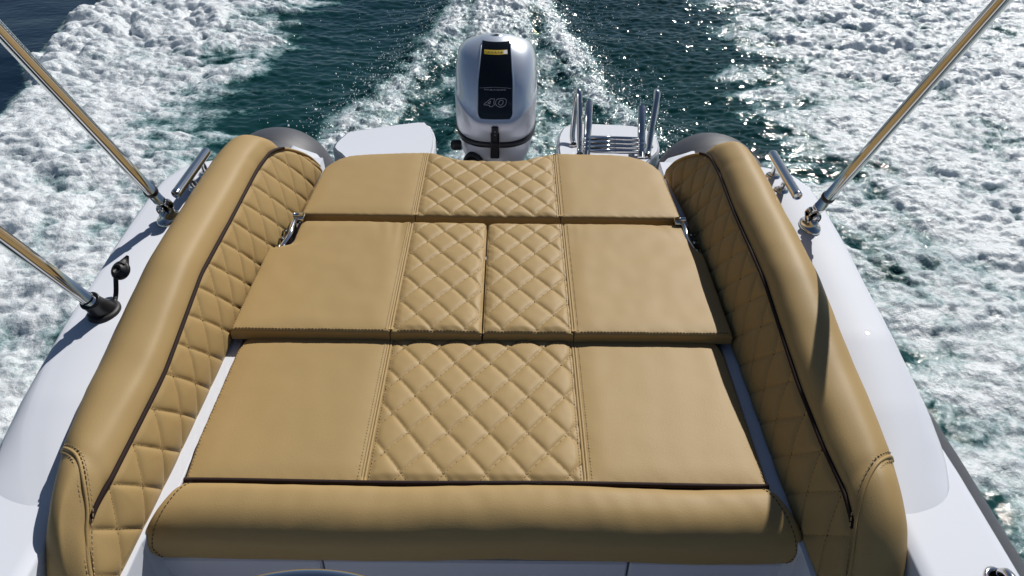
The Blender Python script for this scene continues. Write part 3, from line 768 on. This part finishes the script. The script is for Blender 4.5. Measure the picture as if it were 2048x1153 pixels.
# seat base: ledges and pedestal under the cushions
def prism_geo(outline, z0, z1, bev=.005):
    o = np.array(outline, float); c = o.mean(0); n = len(o)
    d = c - o; d = d / np.linalg.norm(d, axis=1)[:, None]
    R_ = [np.c_[o, np.full(n, z0)], np.c_[o, np.full(n, z1 - bev)], np.c_[o + d * bev * .4, np.full(n, z1 - bev * .3)], np.c_[o + d * bev * 1.2, np.full(n, z1)]]
    f = grid_faces(4, n, False, True) + [tuple(3 * n + k for k in range(n)), tuple(range(n))[::-1]]
    return np.concatenate(R_), f
for s in (-1, 1):
    o = [(s * .588, 2.36), (s * .588, .92), (s * .594, .89), (s * .606, .855), (s * .613, .82), (s * .615, -.60), (s * .675, -.60), (s * .675, 2.36)]
    m = MB(); m.add(*prism_geo(o if s < 0 else o[::-1], .60, .825)); m.build('cushion_ledge', M_gel, boat, False)
m = MB(); m.add(*box_geo((0, 1.60, .565), (1.171, 1.38, .43), bev=.004))
m.build('seat_base', M_gelgrey, boat, False)
# front of the seat box: three panels with open joints
for xa, xc in ((-.612, -.3005), (-.2965, .3035), (.3075, .612)):
    m = MB(); m.add(*box_geo(((xa + xc) / 2, .874, .52), (xc - xa, .05, .42), bev=.004)); m.build('locker_panel', M_gelgrey, boat, False)
m = MB(); m.add(*box_geo((0, .897, .52), (1.17, .03, .41)))
m.build('locker_joint', M_groove, boat, False)
# cockpit floor, hull, transom
m = MB(); m.add(*box_geo((0, -.75, .30), (1.1, 3.4, .06)))
m.build('cockpit_floor', M_deck, boat, False)
hp = []
for y, wd, zb in [(-2.5, .82, -.15), (0, .84, -.14), (1.5, .82, -.12), (2.35, .78, -.10)]:
    hp.append([(-wd, y, .55), (-wd + .02, y, .2), (-.55, y, zb + .08), (0, y, zb), (.55, y, zb + .08), (wd - .02, y, .2), (wd, y, .55)])
hp = np.array(hp); m = MB(); m.add(hp.reshape(-1, 3), grid_faces(4, 7)); m.add(hp[-1], [tuple(range(7))])
m.build('hull', M_gel, boat, False)
m = MB(); m.add(*box_geo((0, 2.235, .60), (1.10, .10, .43), bev=.02)); m.add(*box_geo((0, 2.30, .36), (1.3, .10, .34), bev=.02))
m.build('transom', M_gel, boat, False)
# swim platforms
def platform(s):
    o = np.array([(.29, 2.36), (.285, 3.20), (.315, 3.405), (.345, 3.45), (.395, 3.478), (.69, 3.375), (.735, 3.325), (.765, 3.20), (.70, 3.10), (.66, 2.9), (.66, 2.36)])
    if s > 0:
        o = np.array([(.29, 2.36), (.285, 3.20), (.315, 3.41), (.345, 3.46), (.40, 3.488), (.64, 3.475), (.71, 3.45), (.765, 3.39), (.78, 3.33), (.77, 3.20), (.70, 3.08), (.66, 2.9), (.66, 2.36)])
    # round the outline
    o3 = np.array(smooth_path([(x, y, 0) for x, y in o], 3))[:, :2]
    c = np.array([.52, 2.95])
    rings = []
    for ins, z in ((.06, .25), (.012, .26), (.0, .30), (.0, .425), (.003, .438), (.010, .447), (.022, .4505)):
        d = c - o3; d = d / np.linalg.norm(d, axis=1)[:, None]
        q = o3 + d * ins; rings.append(np.stack([s * q[:, 0], q[:, 1], np.full(len(q), z)], 1))
    rings = np.array(rings); n = rings.shape[1]
    m = MB(); f = grid_faces(len(rings), n, False, True)
    f.append(tuple((len(rings) - 1) * n + k for k in range(n)))
    if s < 0: f = [q[::-1] for q in f]
    m.add(rings.reshape(-1, 3), f); o = m.build('swim_platform', M_gel, boat, True)
    return o
for s in (-1, 1):
    o = platform(s)
    for p_ in o.data.polygons:
        if len(p_.vertices) > 4: p_.use_smooth = False
# inflatable tubes
def tube(s):
    pts = [(1.022, -2.5, .42), (1.022, .8, .42), (1.015, 1.4, .42), (.99, 2.2, .42), (.945, 2.75, .415), (.935, 2.9, .41)]
    path = smooth_path([(s * x, y, z) for x, y, z in pts], 10)
    rad = [.245] * len(path)
    for q in np.linspace(0, 1, 14)[1:]:
        a = q * math.pi / 2
        path.append(np.array((s * (.935 - .02 * q), 2.9 + .25 * math.sin(a), .41))); rad.append(max(.004, .245 * math.cos(a)))
    o = MB().add(*tube_geo(path, rad, 48)).build('inflatable_tube', M_tube, boat)
    # glued seam tapes near the end cone
    for yy, hw in ((2.86, .02), (1.9, .03)):
        m = MB(); c = np.interp(yy, [1.9, 2.2, 2.75, 2.9], [1.01, .99, .945, .935])
        m.add(*tube_geo([(s * (c + .004), yy - hw, .413), (s * c, yy, .413), (s * (c - .003), yy + hw, .412)], [.2462, .2475, .2462], 48, caps=False))
        m.build('seam_tape', M_tubeseam, o)
for s in (-1, 1): tube(s)
# grab rails
def grab_rail(s):
    y0, y1, x, z = 1.69, 1.935, .800, 1.060
    y0 += .03 * (s > 0); y1 += .03 * (s > 0); x += .022 * (s > 0)
    prof = [(.0, -.001), (.010, 0), (.0125, .002), (.0128, .005)] ; L = y1 - y0
    m = MB(); path = [(s * x, y, z) for y in (y0, y0 + .002, y0 + .004, y0 + .01, y1 - .01, y1 - .004, y1 - .001, y1)]
    m.add(*tube_geo(path, [.010, .0125, .0132, .0132, .0132, .0132, .012, .009], 20))
    o = m.build('grab_rail', M_chrome, boat)
    for y, yb in ((y0 + .095, y0 + .165), (y1 - .045, y1 + .005)):
        p0 = np.array((s * x, y, z - .004)); p1 = np.array((s * (x + .012), (y + yb) / 2, z - .034)); p2 = np.array((s * (x + .020), yb, .985))
        MB().add(*tube_geo(smooth_path([p0, p1, p2], 5), [.0088] * 5 + [.0095] * 5 + [.012], 14)).build('rail_post', M_chrome, o)
        MB().add(*lathe_geo([(.021, 0), (.021, .003), (.017, .006), (.012, .008)], (s * (x + .020), yb, .984))).build('rail_foot', M_chrome, o)
for s in (-1, 1): grab_rail(s)
# pop-up cleat on the starboard side deck
m = MB(); 
def oval(rx, ry, c, z0, prof):
    vs = []
    for k, (q, h) in enumerate(prof):
        for j in range(32):
            a = 2 * math.pi * j / 32; vs.append((c[0] + rx * q * math.cos(a), c[1] + ry * q * math.sin(a), z0 + h))
    f = grid_faces(len(prof), 32, False, True); f.append(tuple((len(prof) - 1) * 32 + j for j in range(32))); return vs, f
cl = MB().add(*oval(.026, .048, (.872, .672), .9306, [(1.0, 0), (1.0, .003), (.93, .005), (.80, .0052), (.76, .002)])).build('cleat', M_chrome, boat)
MB().add(*tube_geo(smooth_path([(.880, .640, .937), (.881, .65, .950), (.881, .67, .954), (.881, .695, .950), (.880, .705, .937)], 5), .008, 12)).build('cleat_horn', M_chrome, cl)
# chrome hinges between middle and aft cushions
def hinge(s):
    m = MB(); x = (.572 if s > 0 else .560) * s; yo = 0
    m.add(*box_geo((x - s * .006, 1.885, .872), (.030, .034, .024), bev=.005))
    o = m.build('cushion_hinge', M_chrome, boat)
    MB().add(*tube_geo([(x + s * .008, 1.875, .888), (x - s * .022, 1.875, .888)], .0065, 12)).build('hinge_pin', M_chrome, o)
    MB().add(*tube_geo(smooth_path([(x + s * .002, 1.878, .876), (x + s * .004, 1.84, .874), (x + s * .003, 1.80, .868), (x + s * .016, 1.75, .858), (x + s * .02, 1.72, .845)], 4), [.0075] * 16 + [.006], 10)).build('hinge_arm', M_chrome, o)
    MB().add(*box_geo((x + s * .014, 1.80, .835), (.018, .16, .06), bev=.004)).build('hinge_plate', M_black, o)
    for yy in (1.83, 1.79, 1.75):
        MB().add(*tube_geo([(x + s * .030, yy, .862), (x + s * .018, yy - .01, .872)], .004, 8)).build('hinge_screw', M_chrome, o)
hinge(-1); hinge(1)

# ------------------------------------------------------------------ stanchions
def dirpole(a, b): v = (Vector(b) - Vector(a)); return v.normalized()
def canopy_pole(s, base, d, label):
    t = thing('canopy_pole', label, 'pole', base, 'polished canopy poles')
    B = Vector(base); D = Vector(d).normalized(); side = Vector((0, 1, 0)).cross(D).normalized()
    # oval deck plate with a rounded dome
    m = MB(); m.add(*oval(.026, .042, (B.x, B.y), B.z, [(1., -.002), (1., .005), (.92, .009), (.7, .011), (.68, .02), (.55, .030), (.3, .036), (.05, .038)]))
    o = m.build('deck_hinge', M_chrome, t)
    # jaw: two cheeks, pin
    m = MB()
    for q in (-1, 1):
        c = B + Vector((0, q * .013, .036))
        m.add(*lathe_geo([(.017, -.003), (.018, -.001), (.018, .001), (.017, .003)], tuple(c), (0, 1, 0), 20))
        m.add(*box_geo(tuple(c - Vector((0, 0, .012))), (.030, .006, .026), bev=.002))
    m.build('hinge_jaw', M_chrome, o)
    MB().add(*lathe_geo([(.006, -.026), (.0085, -.024), (.0085, -.018), (.006, -.017), (.006, .017), (.0085, .018), (.0085, .024), (.006, .026)], tuple(B + Vector((0, 0, .040))), (0, 1, 0), 16)).build('hinge_pin', M_chrome, o)
    P0 = B + Vector((0, 0, .040))
    e = MB(); e.add(*tube_geo([P0 - D * .008, P0 + D * .012, P0 + D * .035], [.008, .0095, .011], 16))
    e.add(*tube_geo([P0 + D * .022, P0 + D * .025, P0 + D * .034, P0 + D * .037], [.0125, .0150, .0150, .0145], 18))
    e.build('eye_end', M_chrome, t)
    MB().add(*tube_geo([P0 + D * .036, P0 + D * .30, P0 + D * 1.6], .0140, 28)).build('tube', M_chrome, t)
    MB().add(*tube_geo([P0 + D * .072, P0 + D * .074, P0 + D * .083, P0 + D * .085], [.0145, .0172, .0172, .0145], 24)).build('collar', M_black, t)
canopy_pole(-1, (-.838, 1.690, .985), (-.012, -.365, .595), 'polished steel pole rising from a chrome hinge beside the sunlit bolster')
canopy_pole(1, (.862, 1.690, .985), (.085, -.325, .680), 'polished steel pole rising from a chrome hinge beside the shaded bolster')
# rod holder with its cap, and the pole standing in it
RB = Vector((-.838, 1.300, .985)); RD = Vector((-.03, -.17, .335)).normalized()
t = thing('rod_holder', 'black rod holder in the white gunwale, its round cap open on a strap', 'rod holder', tuple(RB))
MB().add(*oval(.034, .040, (RB.x, RB.y), RB.z, [(1., -.002), (1., .004), (.94, .008), (.80, .010), (.7, .010)])).build('flange', M_rubber, t)
MB().add(*lathe_geo([(.028, -.01), (.027, .010), (.0235, .022), (.0215, .036), (.0205, .052), (.022, .056), (.0195, .058), (.0140, .056)], tuple(RB + RD * .002), tuple(RD), 28)).build('socket', M_black, t)
cp = Vector((-.822, 1.385, 1.038))
MB().add(*tube_geo(smooth_path([RB + Vector((.012, .030, .006)), RB + Vector((.010, .050, .018)), cp + Vector((-.004, -.02, -.006))], 6), .0055, 8)).build('strap', M_rubber, t)
ax = Vector((-.15, -.62, .76))
m = MB(); m.add(*lathe_geo([(.019, -.006), (.022, -.004), (.0225, .002), (.020, .005), (.014, .006), (.013, .012), (.010, .013)], tuple(cp), tuple(ax), 24))
m.add(*tube_geo([cp + Vector((.004, .012, .008)), cp + Vector((.010, .030, .020))], [.013, .003], 10))
m.build('cap', M_rubber, t)
t = thing('canopy_pole', 'polished steel pole standing in the black rod holder', 'pole', tuple(RB + RD * .05), 'polished canopy poles')
MB().add(*tube_geo([RB + RD * .03, RB + RD * .3, RB + RD * 1.3], .0135, 28)).build('tube', M_chrome, t)
MB().add(*tube_geo([RB + RD * .068, RB + RD * .070, RB + RD * .0745], [.0145, .0155, .0145], 24)).build('collar', M_chrome, t)

# chrome hoop of the helm seat at the bottom edge
cy, cz, rr = .362, 1.0, .285
path = [(-.232 + rr * math.cos(a), cy + rr * math.sin(a), cz) for a in np.linspace(R(0), R(180), 49)]
path = [(path[0][0], cy - .25, cz - .25), (path[0][0], cy - .12, cz - .04)] + path + [(path[-1][0], cy - .12, cz - .04), (path[-1][0], cy - .25, cz - .25)]
t = thing('seat_rail', 'curved chrome seat rail just in view at the bottom edge of the picture', 'rail', (-.232, .2, .33))
MB().add(*tube_geo(smooth_path(path, 2), .0125, 20)).build('hoop', M_chrome, t)
for sx in (-1, 1): MB().add(*tube_geo([(-.232 + sx * rr, cy - .25, cz - .25), (-.232 + sx * rr, cy - .25, .33)], .0125, 16)).build('upright', M_chrome, t)

# ------------------------------------------------------------------ boarding ladder on the starboard platform
def ladder():
    t = thing('boarding_ladder', 'folded telescopic steel boarding ladder on the white swim platform beside the motor', 'ladder', (.53, 3.15, .45))
    zb = .4515
    a0 = [Vector((.415, 3.10, zb + .03)), Vector((.665, 3.10, zb + .03))]
    a1 = [Vector((.432, 3.30, zb + .19)), Vector((.672, 3.27, zb + .185))]
    for p0, p1 in zip(a0, a1):
        D = (p1 - p0)
        o = MB().add(*tube_geo([p0 - D * .1, p0 + D * .5, p1 - D * .02, p1], [.018, .018, .018, .0145], 18)).build('side_tube', M_chrome, t)
        for k in range(3):
            q = p0 + D * (.02 + .085 * k)
            MB().add(*tube_geo([q, q + D * .02, q + D * .06, q + D * .08], [.0168, .0195, .0195, .0168], 18)).build('tube_collar', M_chrome, o)
    for k in range(4):
        p0 = a0[0] + (a1[0] - a0[0]) * (.03 + .085 * k); p1 = a0[1] + (a1[1] - a0[1]) * (.03 + .085 * k)
        m = MB(); m.add(*tube_geo([p0 + Vector((.012, 0, 0)), p1 - Vector((.012, 0, 0))], .0115, 14)); m.build('rung', M_chrome, t)
        MB().add(*tube_geo([p0 + (p1 - p0) * .17, p0 + (p1 - p0) * .86], [.0124, .0124], 14)).build('tread_sleeve', M_rubber, t) if False else None
    # loop handles beside the ladder
    for s, x0, x1 in ((-1, .388, .386), (1, .702, .748)):
        pts = [(x0, 3.13, zb + .012), (x0 + (x1 - x0) * .5, 3.23, zb + .115), (x1, 3.32, zb + .210), (x1 + s * .004, 3.36, zb + .218), (x1 + s * .008, 3.385, zb + .195), (x1 + s * .012, 3.36, zb + .12), (x0 + s * .026, 3.27, zb + .035), (x0 + s * .022, 3.23, zb + .008)]
        o = MB().add(*tube_geo(smooth_path(pts, 6), .0135, 14)).build('loop_handle', M_chrome, t)
        for pt in (pts[0], pts[-1]):
            MB().add(*lathe_geo([(.020, 0), (.020, .004), (.014, .008)], (pt[0], pt[1], zb - .001), (0, 0, 1), 20)).build('handle_foot', M_chrome, o)
ladder()

# ------------------------------------------------------------------ outboard motor
def motor():
    t = thing('outboard_motor', 'silver outboard motor with black centre stripe reading 40, hung on the transom', 'outboard motor', (0, 3.1, 0))
    cx = .002
    NZ = lambda z: float(np.interp(z, [.70, .80, .92, .98], [2.7, 2.5, 2.2, 2.1]))
    def rings(prof, rise, seg=96):
        out = []
        for z, yf, yb, w in prof:
            yc = yf + (yb - yf) * .48; r = []; n = NZ(z)
            for k in range(seg):
                a = 2 * math.pi * k / seg
                ca, sa = math.cos(a), math.sin(a)
                ux = math.copysign(abs(ca) ** (2 / n), ca); uy = math.copysign(abs(sa) ** (2 / n), sa)
                x = w * ux; y = yc + (uy * (yb - yc) if uy > 0 else uy * (yc - yf))
                r.append((cx + x, y, z + rise(abs(ux), y) * 1.0))
            out.append(r)
        return np.array(out)
    crease = lambda ux, y: .075 * max(0, ux - .35) ** 1.5 / .65 ** 1.5
    LOW = [(.625, 2.900, 3.44, .168), (.632, 2.892, 3.45, .174), (.65, 2.889, 3.455, .177), (.68, 2.890, 3.46, .178), (.706, 2.893, 3.46, .1785), (.712, 2.897, 3.46, .178)]
    UPP = [(.712, 2.897, 3.46, .178), (.717, 2.901, 3.46, .1755), (.723, 2.906, 3.46, .175), (.75, 2.917, 3.46, .175), (.785, 2.934, 3.455, .1745), (.82, 2.953, 3.445, .1725), (.85, 2.973, 3.43, .169), (.875, 2.993, 3.41, .164), (.895, 3.011, 3.388, .158), (.912, 3.028, 3.366, .150), (.928, 3.046, 3.34, .140), (.942, 3.064, 3.312, .127), (.954, 3.082, 3.286, .113), (.964, 3.099, 3.265, .097), (.972, 3.115, 3.245, .080), (.978, 3.13, 3.228, .064), (.982, 3.144, 3.212, .047), (.985, 3.157, 3.20, .030), (.9862, 3.17, 3.19, .010)]
    risel = lambda ux, y: 0
    def build(prof, risef, name, mat, parent, cap_top=False, cap_bot=False):
        r = rings(prof, lambda a, b: 0)
        # let the crease climb towards the sides
        for i, (z, yf, yb, w) in enumerate(prof):
            for k in range(r.shape[1]):
                ux = abs(r[i, k, 0] - cx) / max(w, 1e-4); r[i, k, 2] += risef(z, ux)
        seg = r.shape[1]; f = [q[::-1] for q in grid_faces(len(r), seg, False, True)]
        f = [q[::-1] for q in f]
        if cap_top: f.append(tuple((len(r) - 1) * seg + k for k in range(seg)))
        if cap_bot: f.append(tuple(range(seg))[::-1])
        return MB().add(r.reshape(-1, 3), f).build(name, mat, parent), r
    cr = lambda z, ux: crease(ux, 0) * np.interp(z, [.64, .712, .80, .90, .97], [0, 1, .80, .35, 0])
    up_o, RU = build(UPP, cr, 'cowl', M_silver, t, cap_top=True)
    lo_o, RLo = build(LOW, cr, 'lower_cowl', M_silver2, t)
    # dark lip under the crease
    build([(.600, 2.905, 3.435, .164), (.603, 2.890, 3.45, .176), (.622, 2.888, 3.452, .178), (.626, 2.902, 3.438, .168)], lambda z, u: 0, 'trim_band', M_black, t)
    build([(.47, 2.94, 3.40, .135), (.52, 2.915, 3.425, .155), (.57, 2.903, 3.44, .164), (.602, 2.903, 3.437, .165)], lambda z, u: 0, 'bottom_pan', M_silver2, t, cap_bot=True)
    # front surface of the cowl for the black stripe: y and z at (x, t)
    PZ = np.array([q[0] for q in UPP]); 
    def front(x, z0):
        yf = np.interp(z0, PZ, [q[1] for q in UPP]); yb = np.interp(z0, PZ, [q[2] for q in UPP]); w = np.interp(z0, PZ, [q[3] for q in UPP])
        yc = yf + (yb - yf) * .48; ux = np.clip(np.abs(x) / w, 0, 1); n = np.interp(z0, [.70, .80, .92, .98], [2.7, 2.5, 2.2, 2.1])
        y = yc - (yc - yf) * (1 - ux ** n) ** (1 / n)
        zz = z0 + .075 * np.clip(ux - .35, 0, 1) ** 1.5 / .65 ** 1.5 * np.interp(z0, [.64, .712, .80, .90, .97], [0, 1, .80, .35, 0])
        return np.stack([cx + x, y, zz], -1)
    Z0, Z1 = .7250, .9745
    def halfw(v): return np.interp(v, [0, .03, .08, .5, 1], [.060, .068, .0710, .070, .057])
    def pos(u, v, off=.0):
        z = Z0 + (Z1 - Z0) * v; x = u * halfw(v)
        P = front(x, z); e = 1e-3
        dz = front(x, z + e) - P; dx = front(x + e, z) - P
        N = np.cross(dx, dz); N = N / np.linalg.norm(N, axis=-1, keepdims=True)
        N = np.where(N[..., 1:2] > 0, -N, N)
        return P + N * off
    U, V = np.meshgrid(np.linspace(-1, 1, 21), np.linspace(0, 1, 60), indexing='ij')
    pn = sheet(pos(U, V, .0016), 'stripe_panel', M_gloss, up_o, flip=False)
    # raised rims either side of the stripe
    for s in (-1, 1):
        vv = np.linspace(0, .97, 40)
        MB().add(*tube_geo(pos(np.full(40, s * 1.055), vv, .0006), .0030, 8)).build('stripe_rim', M_silver, up_o)
    # lettering wrapped onto the stripe
    def text(body, width, height, u0, v0, name, mat, shear=0., outline=0., parent=pn, vs=None):
        cu = bpy.data.curves.new('lettering', 'FONT'); cu.body = body; cu.size = 1; cu.shear = shear; cu.align_x = 'CENTER'; cu.align_y = 'CENTER'
        if outline:
            cu.fill_mode = 'NONE'; cu.bevel_depth = outline; cu.bevel_resolution = 1; cu.resolution_u = 6; cu.offset = .02
        ob = bpy.data.objects.new('lettering', cu); COL.objects.link(ob)
        bpy.context.view_layer.update()
        me = bpy.data.meshes.new_from_object(ob.evaluated_get(bpy.context.evaluated_depsgraph_get()))
        bpy.data.objects.remove(ob)
        v = np.array([q.co[:] for q in me.vertices]); f = [tuple(q.vertices) for q in me.polygons]
        lo, hi = v.min(0), v.max(0); c = (lo + hi) / 2
        a = (v[:, 0] - c[0]) / (hi[0] - lo[0]) * width; b_ = (v[:, 1] - c[1]) / (hi[1] - lo[1]) * height
        vv = v0 + b_; uu = u0 + a / halfw(vv)
        P = pos(uu, vv, .0022)
        o = link_mesh(name, P, f, mat, parent, False)
        return o
    # outlined slanted numeral 40
    def stroke(pts, closed=True):
        P = np.array(pts, float); P = np.array(smooth_path([(a, b, 0) for a, b in P], 4, True))[:, :2] if closed == 'round' else P
        if closed != 'round':
            Q = []
            for a, b in zip(P, np.roll(P, -1, 0)): Q += [a + (b - a) * q for q in (0, .34, .67)]
            P = np.array(Q)
        v = .245 + (478 - P[:, 1]) / 12.81 / 139.; u = (P[:, 0] - 765) / 432. * .070 / halfw(v)
        vs, fs = tube_geo(pos(u, v, .0022), .0011, 6, closed=True); return vs, fs
    four = MB(); four.add(*stroke([(480, 542), (486, 520), (650, 378), (752, 378), (722, 492), (752, 500), (738, 540), (712, 545), (692, 578), (618, 578), (630, 542)]))
    four.build('numeral', M_grey, pn)
    MB().add(*stroke([(572, 497), (652, 432), (636, 497)])).build('numeral', M_grey, pn)
    MB().add(*stroke([(775, 500), (800, 400), (870, 375), (985, 375), (1047, 420), (1025, 530), (950, 580), (840, 575)], 'round')).build('numeral', M_grey, pn)
    MB().add(*stroke([(850, 490), (885, 425), (935, 415), (968, 445), (945, 510), (905, 535), (865, 525)], 'round')).build('numeral', M_grey, pn)
    text('FOUR STROKE', .088, .020, -.02, .425, 'lettering', M_grey)
    # thin arc above the lettering
    uu = np.linspace(-.93, .93, 24)
    MB().add(*tube_geo(pos(uu, .46 - .028 * uu ** 2, .0018), .0006, 6)).build('arc_line', M_grey, pn)
    # yellow caution label with small print
    ul = np.linspace(-.80, .80, 12); vl = np.linspace(.865, .915, 6)
    UU, VV = np.meshgrid(ul, vl, indexing='ij')
    lb = sheet(pos(UU, VV, .0026), 'caution_label', M_yel, pn, smooth=False)
    UU, VV = np.meshgrid(np.linspace(.52, .78, 5), np.linspace(.870, .910, 4), indexing='ij')
    sheet(pos(UU, VV, .0031), 'label_patch', M_lblwhite, lb, smooth=False)
    mk = MB()
    x = -.74
    for k in range(13):
        wdt = [.05, .03, .06, .04, .05, .03, .06, .05, .03, .05, .04, .06, .04][k]
        UU, VV = np.meshgrid([x, x + wdt], [.883 - .004 * (k % 3), .896 + .004 * (k % 2)], indexing='ij')
        q = pos(UU, VV, .0036).reshape(-1, 3); mk.add(q, [(0, 2, 3, 1)]); x += wdt + .055
    mk.build('label_print', M_dark, lb, False)
    # latch
    m = MB(); m.add(*box_geo((cx, 2.884, .668), (.030, .012, .072), bev=.004)); m.add(*box_geo((cx, 2.882, .598), (.038, .020, .075), bev=.004))
    la = m.build('latch', M_black, t, False)
    for dz in (.010, -.004):
        MB().add(*lathe_geo([(.0036, 0), (.0036, .0012), (.0025, .002)], (cx, 2.8782, .672 + dz), (0, -1, 0), 12)).build('latch_screw', M_grey, la)
    for sx in (-1, 1):
        MB().add(*box_geo((cx + sx * .0165, 2.878, .62), (.004, .016, .11), bev=.001)).build('latch_cheek', M_gloss, la, False)
    # rubber boot for the cables, port side of the pan
    MB().add(*lathe_geo([(.044, -.02), (.042, .006), (.034, .014), (.030, .014), (.028, .0)], (-.095, 2.907, .525), (-.25, -.93, .2), 28)).build('cable_boot', M_rubber, t)
    MB().add(*lathe_geo([(.02, -.03), (.022, -.02), (.023, .0), (.018, .010), (.010, .013)], (-.178, 2.97, .575), (-1, -.3, .1), 22)).build('tilt_switch', M_rubber, t)
    # mid section, bracket, anti-ventilation plate
    m = MB()
    for z, yf, yb, w in [(.48, 2.98, 3.36, .10), (.2, 3.0, 3.30, .075), (0, 3.02, 3.28, .06), (-.2, 3.03, 3.27, .05)]:
        m.v.append(np.array([(-w, yf + .04, z), (0, yf, z), (w, yf + .04, z), (w, yb - .06, z), (0, yb, z), (-w, yb - .06, z)])); m.n += 6
    m.f = [q for q in grid_faces(4, 6, False, True)]; m.build('mid_section', M_silver2, t)
    m = MB(); m.add(*box_geo((0, 3.16, -.2), (.18, .42, .012), bev=.004)); m.build('cavitation_plate', M_silver2, t, False)
    m = MB(); m.add(*tube_geo([(0, 2.98, -.36), (0, 3.05, -.36), (0, 3.25, -.36), (0, 3.34, -.36)], [.01, .05, .05, .03], 20)); m.build('gearcase', M_silver2, t)
    m = MB()
    for k in range(3):
        a = 2 * math.pi * k / 3; m.add(*box_geo((.075 * math.cos(a), 3.36, -.36 + .075 * math.sin(a)), (.10, .012, .07), rot=Matrix.Rotation(-a, 3, 'Y') @ Matrix.Rotation(.5, 3, 'X'), bev=.004))
    m.build('propeller', M_silver2, t, False)
    m = MB()
    for s in (-1, 1): m.add(*box_geo((s * .10, 2.64, .36), (.03, .60, .26), bev=.01))
    m.add(*box_geo((0, 2.62, .30), (.17, .2, .08), bev=.01))
    m.build('clamp_bracket', M_black, t, False)
motor()
